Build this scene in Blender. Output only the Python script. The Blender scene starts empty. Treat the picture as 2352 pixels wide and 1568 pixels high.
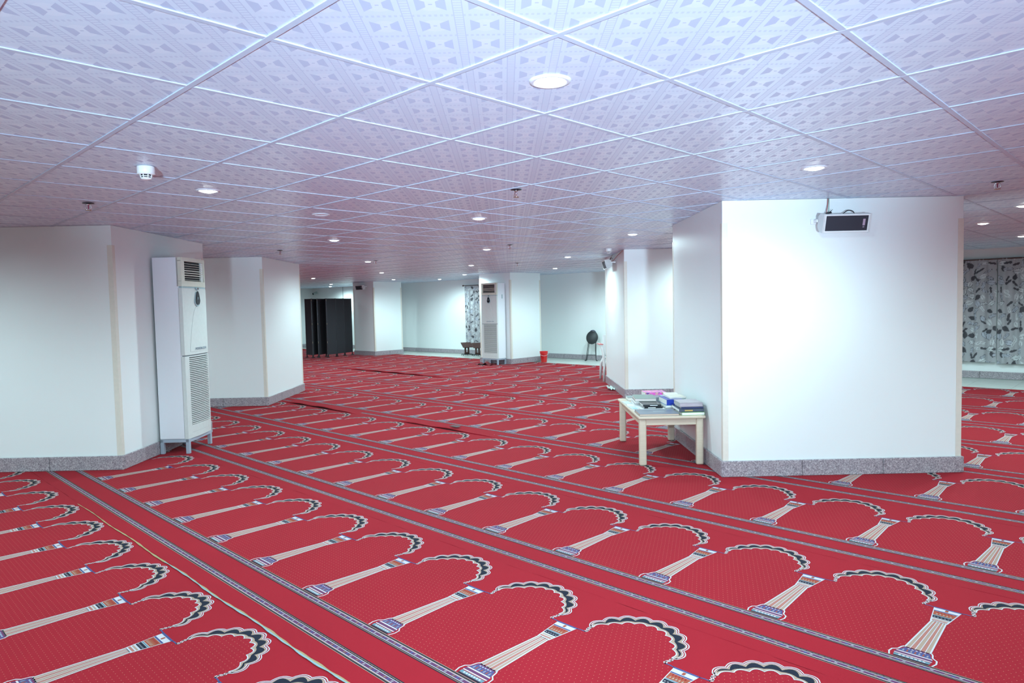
import bpy, bmesh, math, random
import numpy as np
from mathutils import Vector, Matrix
random.seed(7)
rng = np.random.default_rng(11)
sc = bpy.context.scene
COL = sc.collection

# ------------------------------------------------------------------ camera, world, light, exposure
CAM_Z, ROOM_H = 1.4303, 2.2260
cam_d = bpy.data.cameras.new('camera'); cam_d.sensor_width = 36.0; cam_d.lens = 1591.057 / 2352 * 36
cam_d.clip_start = 0.05; cam_d.clip_end = 200
cam = bpy.data.objects.new('camera', cam_d); COL.objects.link(cam)
R_ = Vector((0.9997831, -0.0010850, -0.0207993)); U_ = Vector((0.0208276, 0.0520811, 0.9984256)); F_ = Vector((0.0, 0.9986423, -0.0520924))
cam.matrix_world = Matrix(((R_.x, U_.x, -F_.x, 0), (R_.y, U_.y, -F_.y, 0), (R_.z, U_.z, -F_.z, CAM_Z), (0, 0, 0, 1)))
sc.camera = cam
world = bpy.data.worlds.new('world'); sc.world = world; world.use_nodes = True
world.node_tree.nodes['Background'].inputs[0].default_value = (0.55, 0.62, 0.75, 1)
world.node_tree.nodes['Background'].inputs[1].default_value = 0.05
sc.view_settings.view_transform = 'Standard'; sc.view_settings.look = 'None'
sc.view_settings.gamma = 1.0; sc.view_settings.use_curve_mapping = False
sc.view_settings.exposure = 0.40
sc.cycles.max_bounces = 5; sc.cycles.diffuse_bounces = 3; sc.cycles.glossy_bounces = 2; sc.cycles.transmission_bounces = 2
sc.cycles.adaptive_threshold = 0.08
sc.cycles.caustics_reflective = False; sc.cycles.caustics_refractive = False
LAMP_W = 81.0                      # each ceiling downlight
LAMP_C = (0.67, 0.96, 1.0)
# the photographer's flash: one bare bulb on the camera, facing the hall
fl_d = bpy.data.lights.new('camera_flash', 'SPOT'); fl_d.energy = 390.0; fl_d.color = (0.62, 0.83, 1.0)
fl_d.spot_size = math.radians(78); fl_d.spot_blend = 1.0; fl_d.shadow_soft_size = 0.05
flash = bpy.data.objects.new('camera_flash', fl_d); COL.objects.link(flash)
flash.location = (-0.02, 0.05, CAM_Z + 0.16)
flash.rotation_euler = Vector((0.08, 1.0, -0.14)).to_track_quat('-Z', 'Y').to_euler()

# added fill lamp behind the camera, tilted up to cool and brighten the ceiling
fill_d = bpy.data.lights.new('ceiling_fill_lamp', 'SPOT'); fill_d.energy = 5200.0; fill_d.color = (0.58, 0.81, 1.0); fill_d.shadow_soft_size = 0.20
fill_d.spot_size = math.radians(46); fill_d.spot_blend = 1.0
ceiling_fill = bpy.data.objects.new('ceiling_fill_lamp', fill_d); COL.objects.link(ceiling_fill); ceiling_fill.location = (0.4, -4.6, 0.35)
ceiling_fill.rotation_euler = Vector((-0.04, 1.0, 0.34)).to_track_quat('-Z', 'Y').to_euler()

# ------------------------------------------------------------------ materials
MATS = {}
class NT:
    def __init__(s, name):
        s.m = bpy.data.materials.new(name); s.m.use_nodes = True; s.t = s.m.node_tree
        s.b = s.t.nodes['Principled BSDF']
    def n(s, typ, **kw):
        nd = s.t.nodes.new(typ)
        for k, v in kw.items(): setattr(nd, k, v)
        return nd
    def put(s, sock, v):
        if isinstance(v, bpy.types.NodeSocket): s.t.links.new(v, sock)
        else: sock.default_value = v
    def math(s, op, a, b=0.0, c=0.0):
        nd = s.n('ShaderNodeMath', operation=op)
        s.put(nd.inputs[0], a); s.put(nd.inputs[1], b); s.put(nd.inputs[2], c)
        return nd.outputs[0]
    def mix(s, f, a, b):
        nd = s.n('ShaderNodeMix', data_type='RGBA')
        s.put(nd.inputs[0], f); s.put(nd.inputs[6], a if not isinstance(a, tuple) else (*a[:3], 1)); s.put(nd.inputs[7], b if not isinstance(b, tuple) else (*b[:3], 1))
        return nd.outputs[2]
    def noise(s, scale, detail=2.0, vec=None, rough=0.5):
        nd = s.n('ShaderNodeTexNoise'); nd.inputs['Scale'].default_value = scale; nd.inputs['Detail'].default_value = detail; nd.inputs['Roughness'].default_value = rough
        if vec is not None: s.t.links.new(vec, nd.inputs['Vector'])
        return nd.outputs[0]
    def coord(s, kind='Object'):
        return s.n('ShaderNodeTexCoord').outputs[kind]
    def ramp(s, f, stops):
        nd = s.n('ShaderNodeValToRGB'); e = nd.color_ramp.elements
        while len(e) < len(stops): e.new(0.5)
        for i, (p, c) in enumerate(stops):
            e[i].position = p; e[i].color = (*c, 1) if len(c) == 3 else c
        s.put(nd.inputs[0], f); return nd.outputs[0]
    def bump(s, h, strength=0.2, dist=0.01):
        nd = s.n('ShaderNodeBump'); nd.inputs['Strength'].default_value = strength; nd.inputs['Distance'].default_value = dist
        s.put(nd.inputs['Height'], h); s.t.links.new(nd.outputs[0], s.b.inputs['Normal'])
    def base(s, c): s.put(s.b.inputs['Base Color'], c if not isinstance(c, tuple) else (*c[:3], 1))
    def rough(s, r): s.put(s.b.inputs['Roughness'], r)

def plain(name, color, rough=0.5, metal=0.0, spec=0.5, var=0.06, scale=30.0):
    """a plain material with a faint procedural mottling"""
    if name in MATS: return MATS[name]
    t = NT(name); f = t.noise(scale, 3.0, t.coord())
    t.base(t.mix(f, tuple(c * (1 - var) for c in color), tuple(min(1, c * (1 + var)) for c in color)))
    t.rough(rough); t.b.inputs['Metallic'].default_value = metal; t.b.inputs['Specular IOR Level'].default_value = spec
    MATS[name] = t.m; return t.m

def mk_wall():
    t = NT('wall_paint'); o = t.coord()
    f = t.noise(1.3, 4.0, o); g = t.noise(0.35, 2.0, o)
    c = t.mix(f, (0.79, 0.83, 0.83), (0.82, 0.85, 0.85))
    c = t.mix(t.math('MULTIPLY', t.math('SMOOTH_MIN', g, 0.7, 0.2), 0.10), c, (0.72, 0.74, 0.72))
    t.base(c); t.rough(0.42); t.b.inputs['Specular IOR Level'].default_value = 0.35
    t.bump(t.noise(160, 2.0, o), 0.06, 0.002); return t.m
def mk_granite():
    t = NT('pink_grey_granite'); o = t.coord()
    v = t.n('ShaderNodeTexVoronoi'); v.inputs['Scale'].default_value = 150; t.t.links.new(o, v.inputs['Vector'])
    sx = t.n('ShaderNodeSeparateColor'); t.t.links.new(v.outputs['Color'], sx.inputs[0])
    c = t.ramp(sx.outputs[0], [(0.0, (0.14, 0.12, 0.14)), (0.3, (0.27, 0.24, 0.27)), (0.6, (0.36, 0.31, 0.34)), (1.0, (0.55, 0.51, 0.53))])
    c = t.mix(t.math('MULTIPLY', t.noise(5, 2.0, o), 0.35), c, (0.34, 0.30, 0.33))
    t.base(c); t.rough(0.35); return t.m
def mk_ceiling_tile():
    """embossed foil faced tile: a lattice turned 45 degrees to the tile, in metres on the UV map"""
    t = NT('embossed_ceiling_tile')
    uv = t.n('ShaderNodeUVMap'); uv.uv_map = 'metres'
    mp = t.n('ShaderNodeMapping'); mp.inputs['Rotation'].default_value = (0, 0, math.radians(-45)); sca = 1 / 0.14142
    mp.inputs['Scale'].default_value = (sca, sca, 1); t.t.links.new(uv.outputs[0], mp.inputs[0])
    sp = t.n('ShaderNodeSeparateXYZ'); t.t.links.new(mp.outputs[0], sp.inputs[0])
    M = t.math
    x, y = sp.outputs[0], sp.outputs[1]
    cx = M('ABSOLUTE', M('SUBTRACT', M('FRACT', x), 0.5)); cy = M('ABSOLUTE', M('SUBTRACT', M('FRACT', y), 0.5))
    # two wedges facing each other
    wedge = M('MULTIPLY', M('MULTIPLY', M('GREATER_THAN', cx, 0.10), M('LESS_THAN', cx, 0.29)), M('LESS_THAN', cy, M('MULTIPLY_ADD', cx, 0.85, 0.03)))
    dot = M('LESS_THAN', M('MAXIMUM', M('MULTIPLY', cx, 0.6), cy), 0.022)
    # pale lens above and below the centre
    lens = M('MULTIPLY', M('LESS_THAN', M('ADD', M('MULTIPLY', cx, cx), M('MULTIPLY', M('SUBTRACT', cy, 0.02), M('SUBTRACT', cy, 0.02))), 0.07), M('SUBTRACT', 1.0, wedge))
    band = M('GREATER_THAN', cx, 0.41)
    bx = M('FRACT', M('MULTIPLY', y, 9.0)); bz = M('FRACT', M('MULTIPLY', x, 9.0))
    chain = M('MULTIPLY', band, M('GREATER_THAN', M('ABSOLUTE', M('SUBTRACT', bx, 0.5)), 0.22))
    edge = M('MULTIPLY', M('GREATER_THAN', cx, 0.40), M('LESS_THAN', cx, 0.422))
    row = M('MULTIPLY', M('GREATER_THAN', cy, 0.455), M('SUBTRACT', 1.0, band))
    rowd = M('MULTIPLY', row, M('GREATER_THAN', M('ABSOLUTE', M('SUBTRACT', bz, 0.5)), 0.24))
    dark = M('MAXIMUM', M('MAXIMUM', wedge, M('MULTIPLY', edge, 0.9)), M('MAXIMUM', M('MULTIPLY', chain, 0.55), M('MAXIMUM', M('MULTIPLY', rowd, 0.6), dot)))
    grain = t.noise(900, 1.0, uv.outputs[0])
    c = t.mix(M('MULTIPLY', lens, 0.6), (0.61, 0.72, 0.85), (0.69, 0.78, 0.89))
    c = t.mix(M('MULTIPLY', band, 0.3), c, (0.67, 0.77, 0.89))
    c = t.mix(dark, c, (0.46, 0.54, 0.70))
    c = t.mix(M('MULTIPLY', grain, 0.16), c, (0.50, 0.60, 0.72))
    t.base(c)
    t.rough(M('ADD', M('MULTIPLY', dark, 0.20), 0.30)); t.b.inputs['Specular IOR Level'].default_value = 0.45
    t.bump(M('ADD', M('MULTIPLY', dark, -0.7), M('MULTIPLY', grain, 0.25)), 0.10, 0.002)
    return t.m
def mk_carpet():
    """woven wool: the weave's colours sit on the colour attribute; alpha marks the speckled niche field"""
    t = NT('red_prayer_carpet')
    a = t.n('ShaderNodeAttribute'); a.attribute_name = 'weave'
    uv = t.n('ShaderNodeUVMap'); uv.uv_map = 'metres'
    M = t.math
    sp = t.n('ShaderNodeSeparateXYZ'); t.t.links.new(uv.outputs[0], sp.inputs[0])
    gx = M('DIVIDE', sp.outputs[0], 0.024); gy = M('DIVIDE', sp.outputs[1], 0.022)
    gx2 = M('ADD', gx, M('MULTIPLY', M('FLOOR', gy), 0.5))
    dx = M('SUBTRACT', M('FRACT', gx2), 0.5); dy = M('SUBTRACT', M('FRACT', gy), 0.5)
    dd = M('ADD', M('MULTIPLY', dx, dx), M('MULTIPLY', dy, dy))
    dots = M('MULTIPLY', M('LESS_THAN', dd, 0.0055), M('GREATER_THAN', a.outputs['Alpha'], 0.9))
    c = a.outputs['Color']
    n1 = t.noise(420, 2.0, uv.outputs[0]); n2 = t.noise(2.2, 4.0, uv.outputs[0]); n3 = t.noise(0.9, 2.0, uv.outputs[0])
    hs = t.n('ShaderNodeHueSaturation'); t.put(hs.inputs['Value'], M('ADD', 0.72, M('ADD', M('MULTIPLY', n1, 0.36), M('ADD', M('MULTIPLY', n2, 0.16), M('MULTIPLY', n3, 0.06)))))
    t.t.links.new(c, hs.inputs['Color'])
    c = t.mix(M('MULTIPLY', dots, 0.30), hs.outputs[0], (0.75, 0.50, 0.30))
    t.base(c); t.rough(0.95); t.b.inputs['Specular IOR Level'].default_value = 0.08
    t.b.inputs['Sheen Weight'].default_value = 0.02; t.b.inputs['Sheen Roughness'].default_value = 0.5
    t.bump(n1, 0.35, 0.004); return t.m
def mk_curtain():
    t = NT('grey_leaf_print_curtain'); a = t.n('ShaderNodeAttribute'); a.attribute_name = 'weave'
    c = t.mix(t.math('MULTIPLY', t.noise(300, 2.0, t.coord()), 0.25), a.outputs['Color'], (0.25, 0.25, 0.27))
    t.base(c); t.rough(0.75); return t.m
def mk_wood(name, c1, c2, rough=0.45, sc_=(3, 40, 40)):
    t = NT(name); o = t.coord(); mp = t.n('ShaderNodeMapping'); mp.inputs['Scale'].default_value = sc_; t.t.links.new(o, mp.inputs[0])
    f = t.noise(1.6, 5.0, mp.outputs[0]); t.base(t.mix(f, c1, c2)); t.rough(rough); return t.m
def mk_emit(name, color, strength):
    t = NT(name); t.base((0.9, 0.9, 0.9)); t.b.inputs['Emission Color'].default_value = (*color, 1); t.b.inputs['Emission Strength'].default_value = strength
    return t.m
def mk_floor_tile():
    t = NT('pale_floor_tile'); o = t.coord()
    t.base(t.mix(t.noise(4, 5.0, o), (0.56, 0.62, 0.56), (0.70, 0.74, 0.68))); t.rough(0.22); return t.m
def mk_magenta():
    t = NT('pink_flowered_cover'); o = t.coord(); v = t.n('ShaderNodeTexVoronoi'); v.inputs['Scale'].default_value = 38; t.t.links.new(o, v.inputs['Vector'])
    sx = t.n('ShaderNodeSeparateColor'); t.t.links.new(v.outputs['Color'], sx.inputs[0])
    t.base(t.ramp(sx.outputs[0], [(0.0, (0.85, 0.04, 0.55)), (0.45, (0.75, 0.35, 0.50)), (0.62, (0.75, 0.40, 0.20)), (0.85, (0.22, 0.08, 0.35))])); t.rough(0.35); return t.m

WALL = mk_wall(); GRAN = mk_granite(); CTILE = mk_ceiling_tile(); CARP = mk_carpet(); CURT = mk_curtain(); FTILE = mk_floor_tile()
BAR = plain('white_painted_steel_bar', (0.48, 0.56, 0.68), 0.5)
GUARD = plain('cream_plastic_guard', (0.72, 0.68, 0.60), 0.35)
GROUT = plain('grey_grout', (0.33, 0.34, 0.33), 0.9)
SCREED = plain('cement_screed', (0.30, 0.29, 0.27), 0.9)
WHITEP = plain('white_plastic', (0.80, 0.82, 0.82), 0.3)
ACWHITE = plain('white_powder_coat', (0.80, 0.83, 0.88), 0.35, var=0.008)
ACCREAM = plain('cream_abs_plastic', (0.68, 0.68, 0.58), 0.28)
ACFRONT = plain('pale_grey_green_plastic', (0.66, 0.70, 0.68), 0.25)
DARK = plain('black_gloss_plastic', (0.015, 0.017, 0.025), 0.2)
RECESS = plain('dark_recess', (0.012, 0.012, 0.02), 0.7)
STEEL = plain('blue_grey_painted_steel', (0.36, 0.42, 0.50), 0.45)
CHROME = plain('chrome', (0.75, 0.75, 0.78), 0.15, 1.0)
TEALG = plain('grey_teal_plastic', (0.35, 0.47, 0.50), 0.3)
BEECH = mk_wood('pale_beech_wood', (0.52, 0.43, 0.33), (0.62, 0.52, 0.40))
DWOOD = mk_wood('dark_brown_wood', (0.05, 0.022, 0.02), (0.10, 0.045, 0.035))
BLACKM = plain('black_painted_metal', (0.012, 0.014, 0.018), 0.35)
VINYL = plain('black_vinyl', (0.018, 0.022, 0.025), 0.5)
REDP = plain('red_plastic', (0.65, 0.02, 0.02), 0.3)
SCREENF = plain('charcoal_fabric', (0.020, 0.021, 0.027), 0.8)
RUBBER = plain('black_rubber', (0.012, 0.012, 0.014), 0.6)
PAPER = plain('page_paper', (0.78, 0.76, 0.72), 0.8)
LENS = mk_emit('lit_downlight_lens', (0.88, 1.0, 0.96), 8.0); LENS.cycles.emission_sampling = 'NONE'
TRIMW = plain('white_trim_ring', (0.62, 0.66, 0.72), 0.3)
GRILLE = plain('black_speaker_grille', (0.02, 0.022, 0.035), 0.55, var=0.25, scale=600)

# ------------------------------------------------------------------ mesh helpers
def link(name, me, parent=None, mat=None):
    o = bpy.data.objects.new(name, me); COL.objects.link(o)
    if mat is not None and me is not None:
        me.materials.clear()
        for m in (mat if isinstance(mat, (list, tuple)) else [mat]): me.materials.append(m)
    if parent is not None: o.parent = parent
    return o
def tag(o, label=None, cat=None, group=None, kind=None):
    if label: o['label'] = label
    if cat: o['category'] = cat
    if group: o['group'] = group
    if kind: o['kind'] = kind
    return o
def thing(name, loc, rz, label, cat, group=None):
    o = bpy.data.objects.new(name, None); COL.objects.link(o); o.empty_display_size = 0.1
    o.location = loc; o.rotation_euler = (0, 0, rz)
    return tag(o, label, cat, group)
def dup(o, parent=None):
    c = o.copy(); COL.objects.link(c); c.parent = parent
    for ch in o.children: dup(ch, c)
    return c
class B:
    """collects shapes into one bmesh"""
    def __init__(s): s.bm = bmesh.new()
    def box(s, lo, hi, bev=0.0, mi=0, seg=2):
        t = bmesh.new(); bmesh.ops.create_cube(t, size=1.0)
        c = [(a + b) / 2 for a, b in zip(lo, hi)]; d = [abs(b - a) for a, b in zip(lo, hi)]
        for v in t.verts: v.co = Vector((c[0] + v.co.x * d[0], c[1] + v.co.y * d[1], c[2] + v.co.z * d[2]))
        if bev > 0: bmesh.ops.bevel(t, geom=list(t.edges), offset=min(bev, min(d) * 0.49), segments=seg, affect='EDGES', profile=0.5)
        return s.add(t, mi)
    def add(s, t, mi=0, mat=None):
        if mat is not None: bmesh.ops.transform(t, matrix=mat, verts=t.verts)
        mp = {v: s.bm.verts.new(v.co) for v in t.verts}
        for f in t.faces:
            try:
                nf = s.bm.faces.new([mp[v] for v in f.verts]); nf.material_index = mi; nf.smooth = f.smooth
            except ValueError: pass
        t.free(); return s
    def lathe(s, prof, n=24, c=(0, 0, 0), mi=0, smooth=True):
        t = bmesh.new(); rings = []
        for r, z in prof:
            rings.append([t.verts.new((c[0] + r * math.cos(2 * math.pi * k / n), c[1] + r * math.sin(2 * math.pi * k / n), c[2] + z)) for k in range(n)] if r > 1e-6 else [t.verts.new((c[0], c[1], c[2] + z))])
        for a, b in zip(rings, rings[1:]):
            for k in range(n):
                k2 = (k + 1) % n
                if len(a) == 1 and len(b) == 1: continue
                f = (a[0], b[k2], b[k]) if len(a) == 1 else (a[k], a[k2], b[0]) if len(b) == 1 else (a[k], a[k2], b[k2], b[k])
                nf = t.faces.new(f); nf.smooth = smooth
        return s.add(t, mi)
    def tube(s, pts, r, n=8, mi=0, caps=True):
        t = bmesh.new(); pts = [Vector(p) for p in pts]; rings = []; up = Vector((0.13, 0.31, 0.94))
        for i, p in enumerate(pts):
            d = (pts[min(i + 1, len(pts) - 1)] - pts[max(i - 1, 0)]).normalized()
            a = d.cross(up)
            if a.length < 1e-3: a = d.cross(Vector((1, 0, 0)))
            a.normalize(); b = d.cross(a)
            rr = r[i] if isinstance(r, (list, tuple)) else r
            rings.append([t.verts.new(p + (a * math.cos(2 * math.pi * k / n) + b * math.sin(2 * math.pi * k / n)) * rr) for k in range(n)])
        for A, C in zip(rings, rings[1:]):
            for k in range(n):
                f = t.faces.new((A[k], A[(k + 1) % n], C[(k + 1) % n], C[k])); f.smooth = True
        if caps: t.faces.new(rings[0][::-1]); t.faces.new(rings[-1])
        return s.add(t, mi)
    def prism(s, poly, z0, z1, mi=0, mat=None):
        """polygon in XY extruded in Z, then optionally transformed"""
        t = bmesh.new()
        lo = [t.verts.new((x, y, z0)) for x, y in poly]; hi = [t.verts.new((x, y, z1)) for x, y in poly]
        n = len(poly); t.faces.new(lo[::-1]); t.faces.new(hi)
        for k in range(n): t.faces.new((lo[k], lo[(k + 1) % n], hi[(k + 1) % n], hi[k]))
        return s.add(t, mi, mat)
    def mesh(s, name):
        bmesh.ops.recalc_face_normals(s.bm, faces=s.bm.faces)
        me = bpy.data.meshes.new(name); s.bm.to_mesh(me); s.bm.free(); return me
    def build(s, name, mat, parent=None): return link(name, s.mesh(name), parent, mat)
FRONT = Matrix(((1, 0, 0, 0), (0, 0, -1, 0), (0, 1, 0, 0), (0, 0, 0, 1)))     # XY drawing stood up, facing -Y
def smooth_curve(pts, n=8):
    P = [Vector(p) for p in pts]; out = []
    for i in range(len(P) - 1):
        p0, p1, p2, p3 = P[max(i - 1, 0)], P[i], P[i + 1], P[min(i + 2, len(P) - 1)]
        for k in range(n):
            t = k / n
            out.append(0.5 * ((2 * p1) + (p2 - p0) * t + (2 * p0 - 5 * p1 + 4 * p2 - p3) * t * t + (3 * p1 - p0 - 3 * p2 + p3) * t ** 3))
    out.append(P[-1]); return out

# ------------------------------------------------------------------ the room
WD = Vector((0.7305, -0.6830)); WN = Vector((-0.6830, -0.7305))      # along the long curtain wall; into the room
W0 = Vector((0.0, 19.6))
def wl(s, d): p = W0 + WD * s + WN * d; return (p.x, p.y)
S0, S1, DEP = -10.45, 21.0, 20.0
ROT_W = math.atan2(WD.y, WD.x)
b = B(); b.prism([wl(S0, 0), wl(S1, 0), wl(S1, DEP), wl(S0, DEP)][::-1], -0.06, -0.020)
floor = tag(b.build('floor', SCREED), 'cement floor under red carpet with a strip of pale tiles along the curtain wall', 'floor', kind='structure')
# pale tiles along the curtain wall
tm = B().box((-0.298, -0.298, -0.02), (0.298, 0.298, -0.008), 0.002, seg=1).mesh('floor_tile')
tm.materials.append(FTILE)
for i in range(int((S1 - S0) / 0.6)):
    for j in range(3):
        o = link('floor_tile', tm, floor); p = wl(S0 + 0.3 + 0.6 * i, 0.3 + 0.6 * j); o.location = (p[0], p[1], 0); o.rotation_euler = (0, 0, ROT_W)
b = B(); b.prism([wl(S0, 0), wl(S1, 0), wl(S1, 1.8), wl(S0, 1.8)][::-1], -0.0205, -0.011)
b.build('grout_bed', GROUT, floor)

def plinth_run(parent, p0, p1, nrm, h=0.13, t=0.02, step=0.62, over=0.0):
    """granite skirting tiles from p0 to p1, standing proud of the face along nrm"""
    p0, p1 = Vector(p0), Vector(p1); L = (p1 - p0).length; d = (p1 - p0) / L; n = max(1, round(L / step)); w = L / n
    key = (round(w, 3), h, t)
    if key not in PL:
        PL[key] = B().box((0.0015, 0, 0.0), (w - 0.0015, t, h), 0.004, seg=1).mesh('plinth_tile'); PL[key].materials.append(GRAN)
    for i in range(n):
        o = link('plinth_tile', PL[key], parent); q = p0 + d * (w * i)
        o.matrix_local = Matrix(((d.x, nrm[0], 0, q.x), (d.y, nrm[1], 0, q.y), (0, 0, 1, 0), (0, 0, 0, 1)))
PL = {}
def room_wall(name, a, c, label, plinth=True):
    """a wall from a to c; its inner face on that line"""
    a, c = Vector(a), Vector(c); d = (c - a).normalized(); n = Vector((d.y, -d.x))   # inward normal: to the right of a->c
    bb = B(); bb.prism([tuple(a), tuple(c), tuple(c - n * 0.2), tuple(a - n * 0.2)], -0.06, ROOM_H + 0.1)
    w = tag(bb.build(name, WALL), label, 'wall', kind='structure')
    if plinth: plinth_run(w, a + d * 0.03, c - d * 0.03, (n.x, n.y), h=0.12)
    return w
# W1 runs s0->s1 with the room on its right hand
wall_r = room_wall('wall_right', wl(S0, 0), wl(S1, 0), 'long white wall carrying the leaf print curtains')
wall_f = room_wall('wall_far', wl(S0, DEP), wl(S0, 0), 'white end wall behind the folding screen')
room_wall('wall_near', wl(S1, 0), wl(S1, DEP), 'white end wall of the hall', False)
room_wall('wall_left', wl(S1, DEP), wl(S0, DEP), 'long plain white wall opposite the curtains', False)

# ------------------------------------------------------------------ ceiling: tiles in a steel grid
GT = math.radians(135.6027); GO = Vector((-0.69741, 1.22591)); GP = 0.6
EA = Vector((math.cos(GT), math.sin(GT))); EB = Vector((math.sin(GT), -math.cos(GT))) * 1.0172
def grid(i, j): return GO + EA * (GP * i) + EB * (GP * j)
def room_sd(p):
    q = p - W0; return q.dot(WD), q.dot(WN)
def in_room(p, m=0.0):
    s, d = room_sd(p); return S0 - m <= s <= S1 + m and -m <= d <= DEP + m
b = B(); b.prism([wl(S0, 0), wl(S1, 0), wl(S1, DEP), wl(S0, DEP)][::-1], ROOM_H + 0.06, ROOM_H + 0.10)
ceiling = tag(b.build('ceiling', SCREED), 'suspended ceiling of embossed white tiles in a steel grid', 'ceiling', kind='structure')
PILLARS = [  # cx, cy, hx, hy, rot
    (2.665, 6.43, 0.965, 0.85, 0.0), (2.70, 11.45, 1.00, 1.05, 0.0), (-4.60, 7.23, 1.00, 0.93, 0.0), (-4.70, 11.28, 1.00, 0.91, 0.0)]
_cf = Vector((-4.13, 20.86)); _ca = Vector((-0.015, 16.80)); _u1 = -WD; _u2 = -WN
for c_, a_, b_ in ((_cf, 1.06, 1.05), (_ca, 1.07, 1.11)):
    m_ = c_ + _u1 * (a_ / 2) + _u2 * (b_ / 2); PILLARS.append((m_.x, m_.y, a_ / 2, b_ / 2, ROT_W))
def in_pillar(p, m=0.0):
    for cx, cy, hx, hy, r in PILLARS:
        dx, dy = p.x - cx, p.y - cy; x = dx * math.cos(r) + dy * math.sin(r); y = -dx * math.sin(r) + dy * math.cos(r)
        if abs(x) < hx + m and abs(y) < hy + m: return True
    return False
def seen(p, z):
    v = Vector((p.x, p.y, z - CAM_Z)); dz = v.dot(F_)
    if dz < 0.2: return False
    return abs(v.dot(R_) / dz) < 0.80 and abs(v.dot(U_) / dz) < 0.56
hw, hb = GP / 2 - 0.002, GP * 1.0172 / 2 - 0.002
TZ = ROOM_H + 0.004
tile_me = bpy.data.meshes.new('ceiling_tile')
bmt = bmesh.new(); t = B().box((-hw, -hb, 0), (hw, hb, 0.012)).bm
t.to_mesh(tile_me); t.free(); bmt.free()
uvl = tile_me.uv_layers.new(name='metres')
for lp in tile_me.loops: uvl.data[lp.index].uv = tile_me.vertices[lp.vertex_index].co.xy
tile_me.materials.append(CTILE)
cells = []
for i in range(-32, 48):
    for j in range(-22, 34):
        p = grid(i + 0.5, j + 0.5)
        if in_room(p, 0.5) and not in_pillar(p, -0.45): cells.append((i, j, p))
near = sorted([c for c in cells if seen(c[2], TZ) and not in_pillar(c[2], -0.25)], key=lambda c: c[2].length)[:300]
near_set = {(c[0], c[1]) for c in near}
for i, j, p in near:
    o = link('ceiling_tile', tile_me, ceiling); o.location = (p.x, p.y, TZ); o.rotation_euler = (0, 0, GT)
rest = [c for c in cells if (c[0], c[1]) not in near_set]
V0 = np.array([v.co[:] for v in tile_me.vertices]); F0 = [list(p.vertices) for p in tile_me.polygons]
cg, sg = math.cos(GT), math.sin(GT); VR = np.stack([V0[:, 0] * cg - V0[:, 1] * sg, V0[:, 0] * sg + V0[:, 1] * cg, V0[:, 2]], 1)
vs, fs = [], []
for k, (i, j, p) in enumerate(rest):
    vs.append(VR + np.array([p.x, p.y, TZ])); fs += [[v + k * 8 for v in f] for f in F0]
me = bpy.data.meshes.new('ceiling_tile_field'); me.from_pydata(np.concatenate(vs).tolist(), [], fs)
ul = me.uv_layers.new(name='metres')
lv = np.zeros(len(me.loops), int); me.loops.foreach_get('vertex_index', lv); ul.data.foreach_set('uv', V0[lv % 8][:, :2].astype(np.float32).ravel())
tag(link('ceiling_tile_field', me, ceiling, CTILE), kind='stuff')
# grid bars: flat flanges just under the tiles, one object per run
def clip_line(p, d):
    t0, t1 = -99.0, 99.0
    s_, d_ = room_sd(p); ds, dd = d.dot(WD), d.dot(WN)
    for pos, v, lo, hi in ((s_, ds, S0, S1), (d_, dd, 0.0, DEP)):
        if abs(v) < 1e-9:
            if not lo <= pos <= hi: return None
            continue
        a, c = sorted(((lo - pos) / v, (hi - pos) / v)); t0, t1 = max(t0, a), min(t1, c)
    return (t0, t1) if t1 - t0 > 0.3 else None
ebn = EB.normalized()
def bar_run(p, d, dz):
    c = clip_line(p, d)
    if not c: return
    L = c[1] - c[0]; n = max(1, round(L / 0.4)); za, zb = ROOM_H - 0.003 - dz, ROOM_H + 0.004 - dz
    za = ROOM_H + 0.0005 - dz
    prof = [(-0.0105, za), (0.0105, za), (0.0115, za + 0.001), (0.0115, zb), (0.004, zb), (0.004, ROOM_H + 0.02), (-0.004, ROOM_H + 0.02), (-0.004, zb), (-0.0115, zb), (-0.0115, za + 0.001)]
    bb = B(); q_ = bmesh.new(); rg = [[q_.verts.new((L * k / n, y, z)) for y, z in prof] for k in range(n + 1)]; m_ = len(prof)
    for k in range(n):
        for a in range(m_): q_.faces.new((rg[k][a], rg[k + 1][a], rg[k + 1][(a + 1) % m_], rg[k][(a + 1) % m_]))
    q_.faces.new(rg[0]); q_.faces.new(rg[n]); bb.add(q_)
    o = bb.build('grid_bar', BAR, ceiling); q = p + d * c[0]; o.location = (q.x, q.y, 0); o.rotation_euler = (0, 0, math.atan2(d.y, d.x))
for i in range(-33, 49): bar_run(grid(i, 0), ebn, 0.0)
for j in range(-23, 35): bar_run(grid(0, j), EA.normalized(), 0.0004)

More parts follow.
